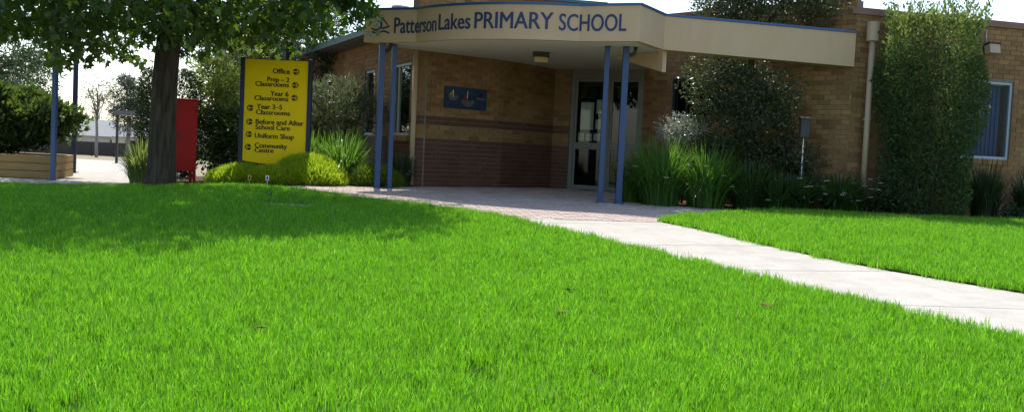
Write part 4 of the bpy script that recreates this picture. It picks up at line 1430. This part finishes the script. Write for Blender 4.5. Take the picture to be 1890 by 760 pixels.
# golden juniper round the sign
def juniper(x, y, rx, ry, rz, label, mat='gold_leaf', n_=9000):
    d = RNG.normal(size=(n_, 3))
    d[:, 2] = np.abs(d[:, 2]) * .95 + .02
    d /= np.linalg.norm(d, axis=1)[:, None]
    r_ = RNG.uniform(.72, 1, n_) ** .5
    P = d * r_[:, None] * np.array((rx, ry, rz))
    P *= (1 + lumpy(P, .3, 5.0, int(abs(x * 100))))[:, None]
    P[:, 2] = np.maximum(P[:, 2], .01)
    A_ = d * .8 + np.array((0, -.1, .9))
    return shrub('golden_juniper' if mat == 'gold_leaf' else 'low_shrub', label, 'shrub', x, y, mat, NEEDLE, .10, P, A_, .5, stems=[((0, 0, -.03), (.1, 0, rz * .6), .03, .01), ((0, 0, 0), (-.3 * rx, 0, rz * .5), .02, .008), ((0, 0, 0), (.4 * rx, 0, rz * .5), .02, .008)])
juniper(-5.0, 18.2, .6, .5, .30, 'smaller golden juniper mound left of the yellow sign')
juniper(-4.4, 18.0, .55, .32, .25, 'golden juniper mound directly under the yellow sign')
juniper(-3.66, 18.22, .6, .5, .46, 'largest golden juniper mound at the right foot of the yellow sign', n_=12000)
juniper(-2.62, 18.6, .52, .4, .36, 'low lime green shrub behind the left pair of blue posts', 'lime_leaf', 7000)

# shrubs behind the sign
Ps, As, _ = clumped(np.array((0, 0, 1.15)), np.array((.75, .6, 1.0)), 60, 110, .26, .2)
shrub('silver_shrub', 'silver grey leaved shrub beside the left brick wing', 'shrub', -3.55, 20.6, 'silver_leaf', LANCE, .13, Ps, As + np.array((0, 0, .8)), .7, stems=[((0, 0, -.03), (.1, 0, 1.6), .03, .012), ((0, 0, .2), (-.4, 0, 1.6), .025, .01), ((0, 0, .2), (.45, .1, 1.7), .025, .01)])
Ps, As, _ = clumped(np.array((0, 0, 1.0)), np.array((.8, .7, .95)), 55, 110, .28, .2)
shrub('silver_shrub', 'greenish silver shrub right behind the yellow sign', 'shrub', -4.35, 20.9, 'silver_leaf', LANCE, .12, Ps, As + np.array((0, 0, .8)), .7, stems=[((0, 0, -.03), (.1, 0, 1.5), .03, .012), ((0, 0, .2), (-.4, 0, 1.5), .025, .01)])
Ps, As, _ = clumped(np.array((0, 0, 1.6)), np.array((.8, .7, 1.5)), 80, 130, .32, .2)
shrub('wattle_shrub', 'tall light green fine-leaved shrub left of the yellow sign', 'shrub', -5.85, 20.6, 'wattle_leaf', LANCE, .13, Ps, As + np.array((.2, 0, .5)), .7, stems=[((0, 0, -.03), (.1, 0, 2.6), .04, .015), ((0, 0, .3), (-.4, 0, 2.4), .03, .01), ((0, 0, .3), (.4, .1, 2.6), .03, .01)])
Ps, As, _ = clumped(np.array((0, 0, .75)), np.array((.8, .5, .65)), 40, 130, .32, .2)
shrub('dark_shrub', 'dark leafy shrub between the red cabinet and the yellow sign', 'shrub', -5.55, 19.75, 'dark_leaf', OVAL, .08, Ps, As, .9, stems=[((0, 0, -.03), (.1, 0, 1.1), .04, .012), ((0, 0, .2), (-.35, 0, 1.0), .03, .01)])
n_ = 12000
th, zz = RNG.uniform(0, 6.283, n_), RNG.uniform(0.02, 1, n_) * 2.2
rr = np.sqrt(RNG.uniform(.3, 1, n_))
prof = np.interp(zz, [0, .3, 1.6, 2.0, 2.2], [.45, .56, .62, .56, .42])
Pc = np.stack([np.cos(th) * rr * prof, np.sin(th) * rr * prof, zz], 1)
Pc[:, :2] *= (1 + lumpy(Pc, .12, 3.5, 8))[:, None]
shrub('clipped_shrub', 'dense clipped green shrub directly behind the big tree trunk', 'shrub', -6.92, 20.1, 'dark_leaf', LANCE, .09, Pc, np.stack([np.cos(th), np.sin(th), np.full(n_, .8)], 1), .7, stems=[((0, 0, -.03), (0, 0, 1.8), .05, .02)])
Ps, As, _ = clumped(np.array((0, 0, 4.0)), np.array((1.5, 1.3, 2.6)), 90, 160, .5, .2)
shrub('dark_conifer', 'dark evergreen tree above and behind the yellow sign', 'tree', -5.8, 25.5, 'dark_leaf', LANCE, .17, Ps, As + np.array((0, 0, -.4)), .8, stems=[((0, 0, -.05), (0, 0, 5.8), .16, .03)])

# planter shrub
Ps, As, _ = clumped(np.array((0, 0, .8)), np.array((1.75, .8, .6)), 120, 170, .32, .35)
Ps = np.vstack([Ps, np.array((0, 0, .6)) + ball(9000, .3) * np.array((1.7, .75, .6))])
As = np.vstack([As, np.tile((0, 0, .3), (9000, 1))])
k = Ps[:, 2] > .02
shrub('planter_shrub', 'large dark bushy shrub growing in the timber planter', 'shrub', -10.9, 20.8, 'glossy_leaf', OVAL, .12, Ps[k], As[k] + np.array((0, 0, .6)), .8, z=pz + .4, stems=[((0, 0, -.02), (.3, 0, 1.2), .06, .02), ((0, 0, .1), (-.9, 0, 1.1), .05, .02), ((0, 0, .1), (1.0, 0, 1.1), .05, .02)])

# distant trees
def far_tree(name, label, x, y, h, cr, nc, per, rc_, mat, size, lo=.3, trunk=.2, bark='bark', shape=OVAL):
    z = gz(x, y)
    cz = h - cr[2] * .9
    c0 = np.array((0, 0, cz))
    Pt, At, cs = clumped(c0, np.array(cr), nc, per, rc_, lo)
    st = [((0, 0, -.2), (random.uniform(-.2, .2), 0, cz), trunk, trunk * .5)]
    for q in cs[:: max(1, len(cs) // 14)]:
        st.append(((0, 0, cz * random.uniform(.55, .95)), tuple(q), trunk * .35, trunk * .08))
    return shrub(name, label, 'tree', x, y, mat, shape, size, Pt, At, .9, group='trees beyond the yard', stems=st, z=z, bark=bark)
far_tree('gum_tree', 'slender open-crowned gum tree beyond the paling fence', -38.2, 92, 7.4, (1.5, 1.5, 2.0), 22, 40, .5, 'far_leaf', .3, .35, .16, 'pale_bark', LANCE)
far_tree('dark_pine', 'spreading dark pine behind the planter at the left frame edge', -21.4, 37, 5.9, (4.2, 3.5, 1.9), 90, 190, .7, 'dark_leaf', .26, .2, .28, shape=LANCE)
far_tree('dark_pine', 'smaller dark pine right behind the planter shrub', -23.0, 44, 4.4, (2.6, 3, 1.3), 40, 140, .6, 'dark_leaf', .24, .2, .25, shape=LANCE)
far_tree('gum_tree', 'ragged gum tree right of the far shelter', -25.3, 66, 5.4, (1.3, 1.3, 1.9), 44, 110, .5, 'far_leaf', .28, .2, .18, 'pale_bark', LANCE)
far_tree('leafy_tree', 'rounded tree behind the houses at the left of the gap', -73, 165, 4.6, (6, 5, 2.0), 60, 120, 1.6, 'far_leaf', .7, .3, .3)
far_tree('leafy_tree', 'rounded tree behind the houses in the middle of the gap', -62, 172, 3.8, (6, 5, 1.6), 60, 120, 1.6, 'far_leaf', .7, .3, .3)
far_tree('leafy_tree', 'rounded tree behind the houses at the right of the gap', -51, 168, 4.2, (6, 5, 1.8), 60, 120, 1.6, 'far_leaf', .7, .3, .3)
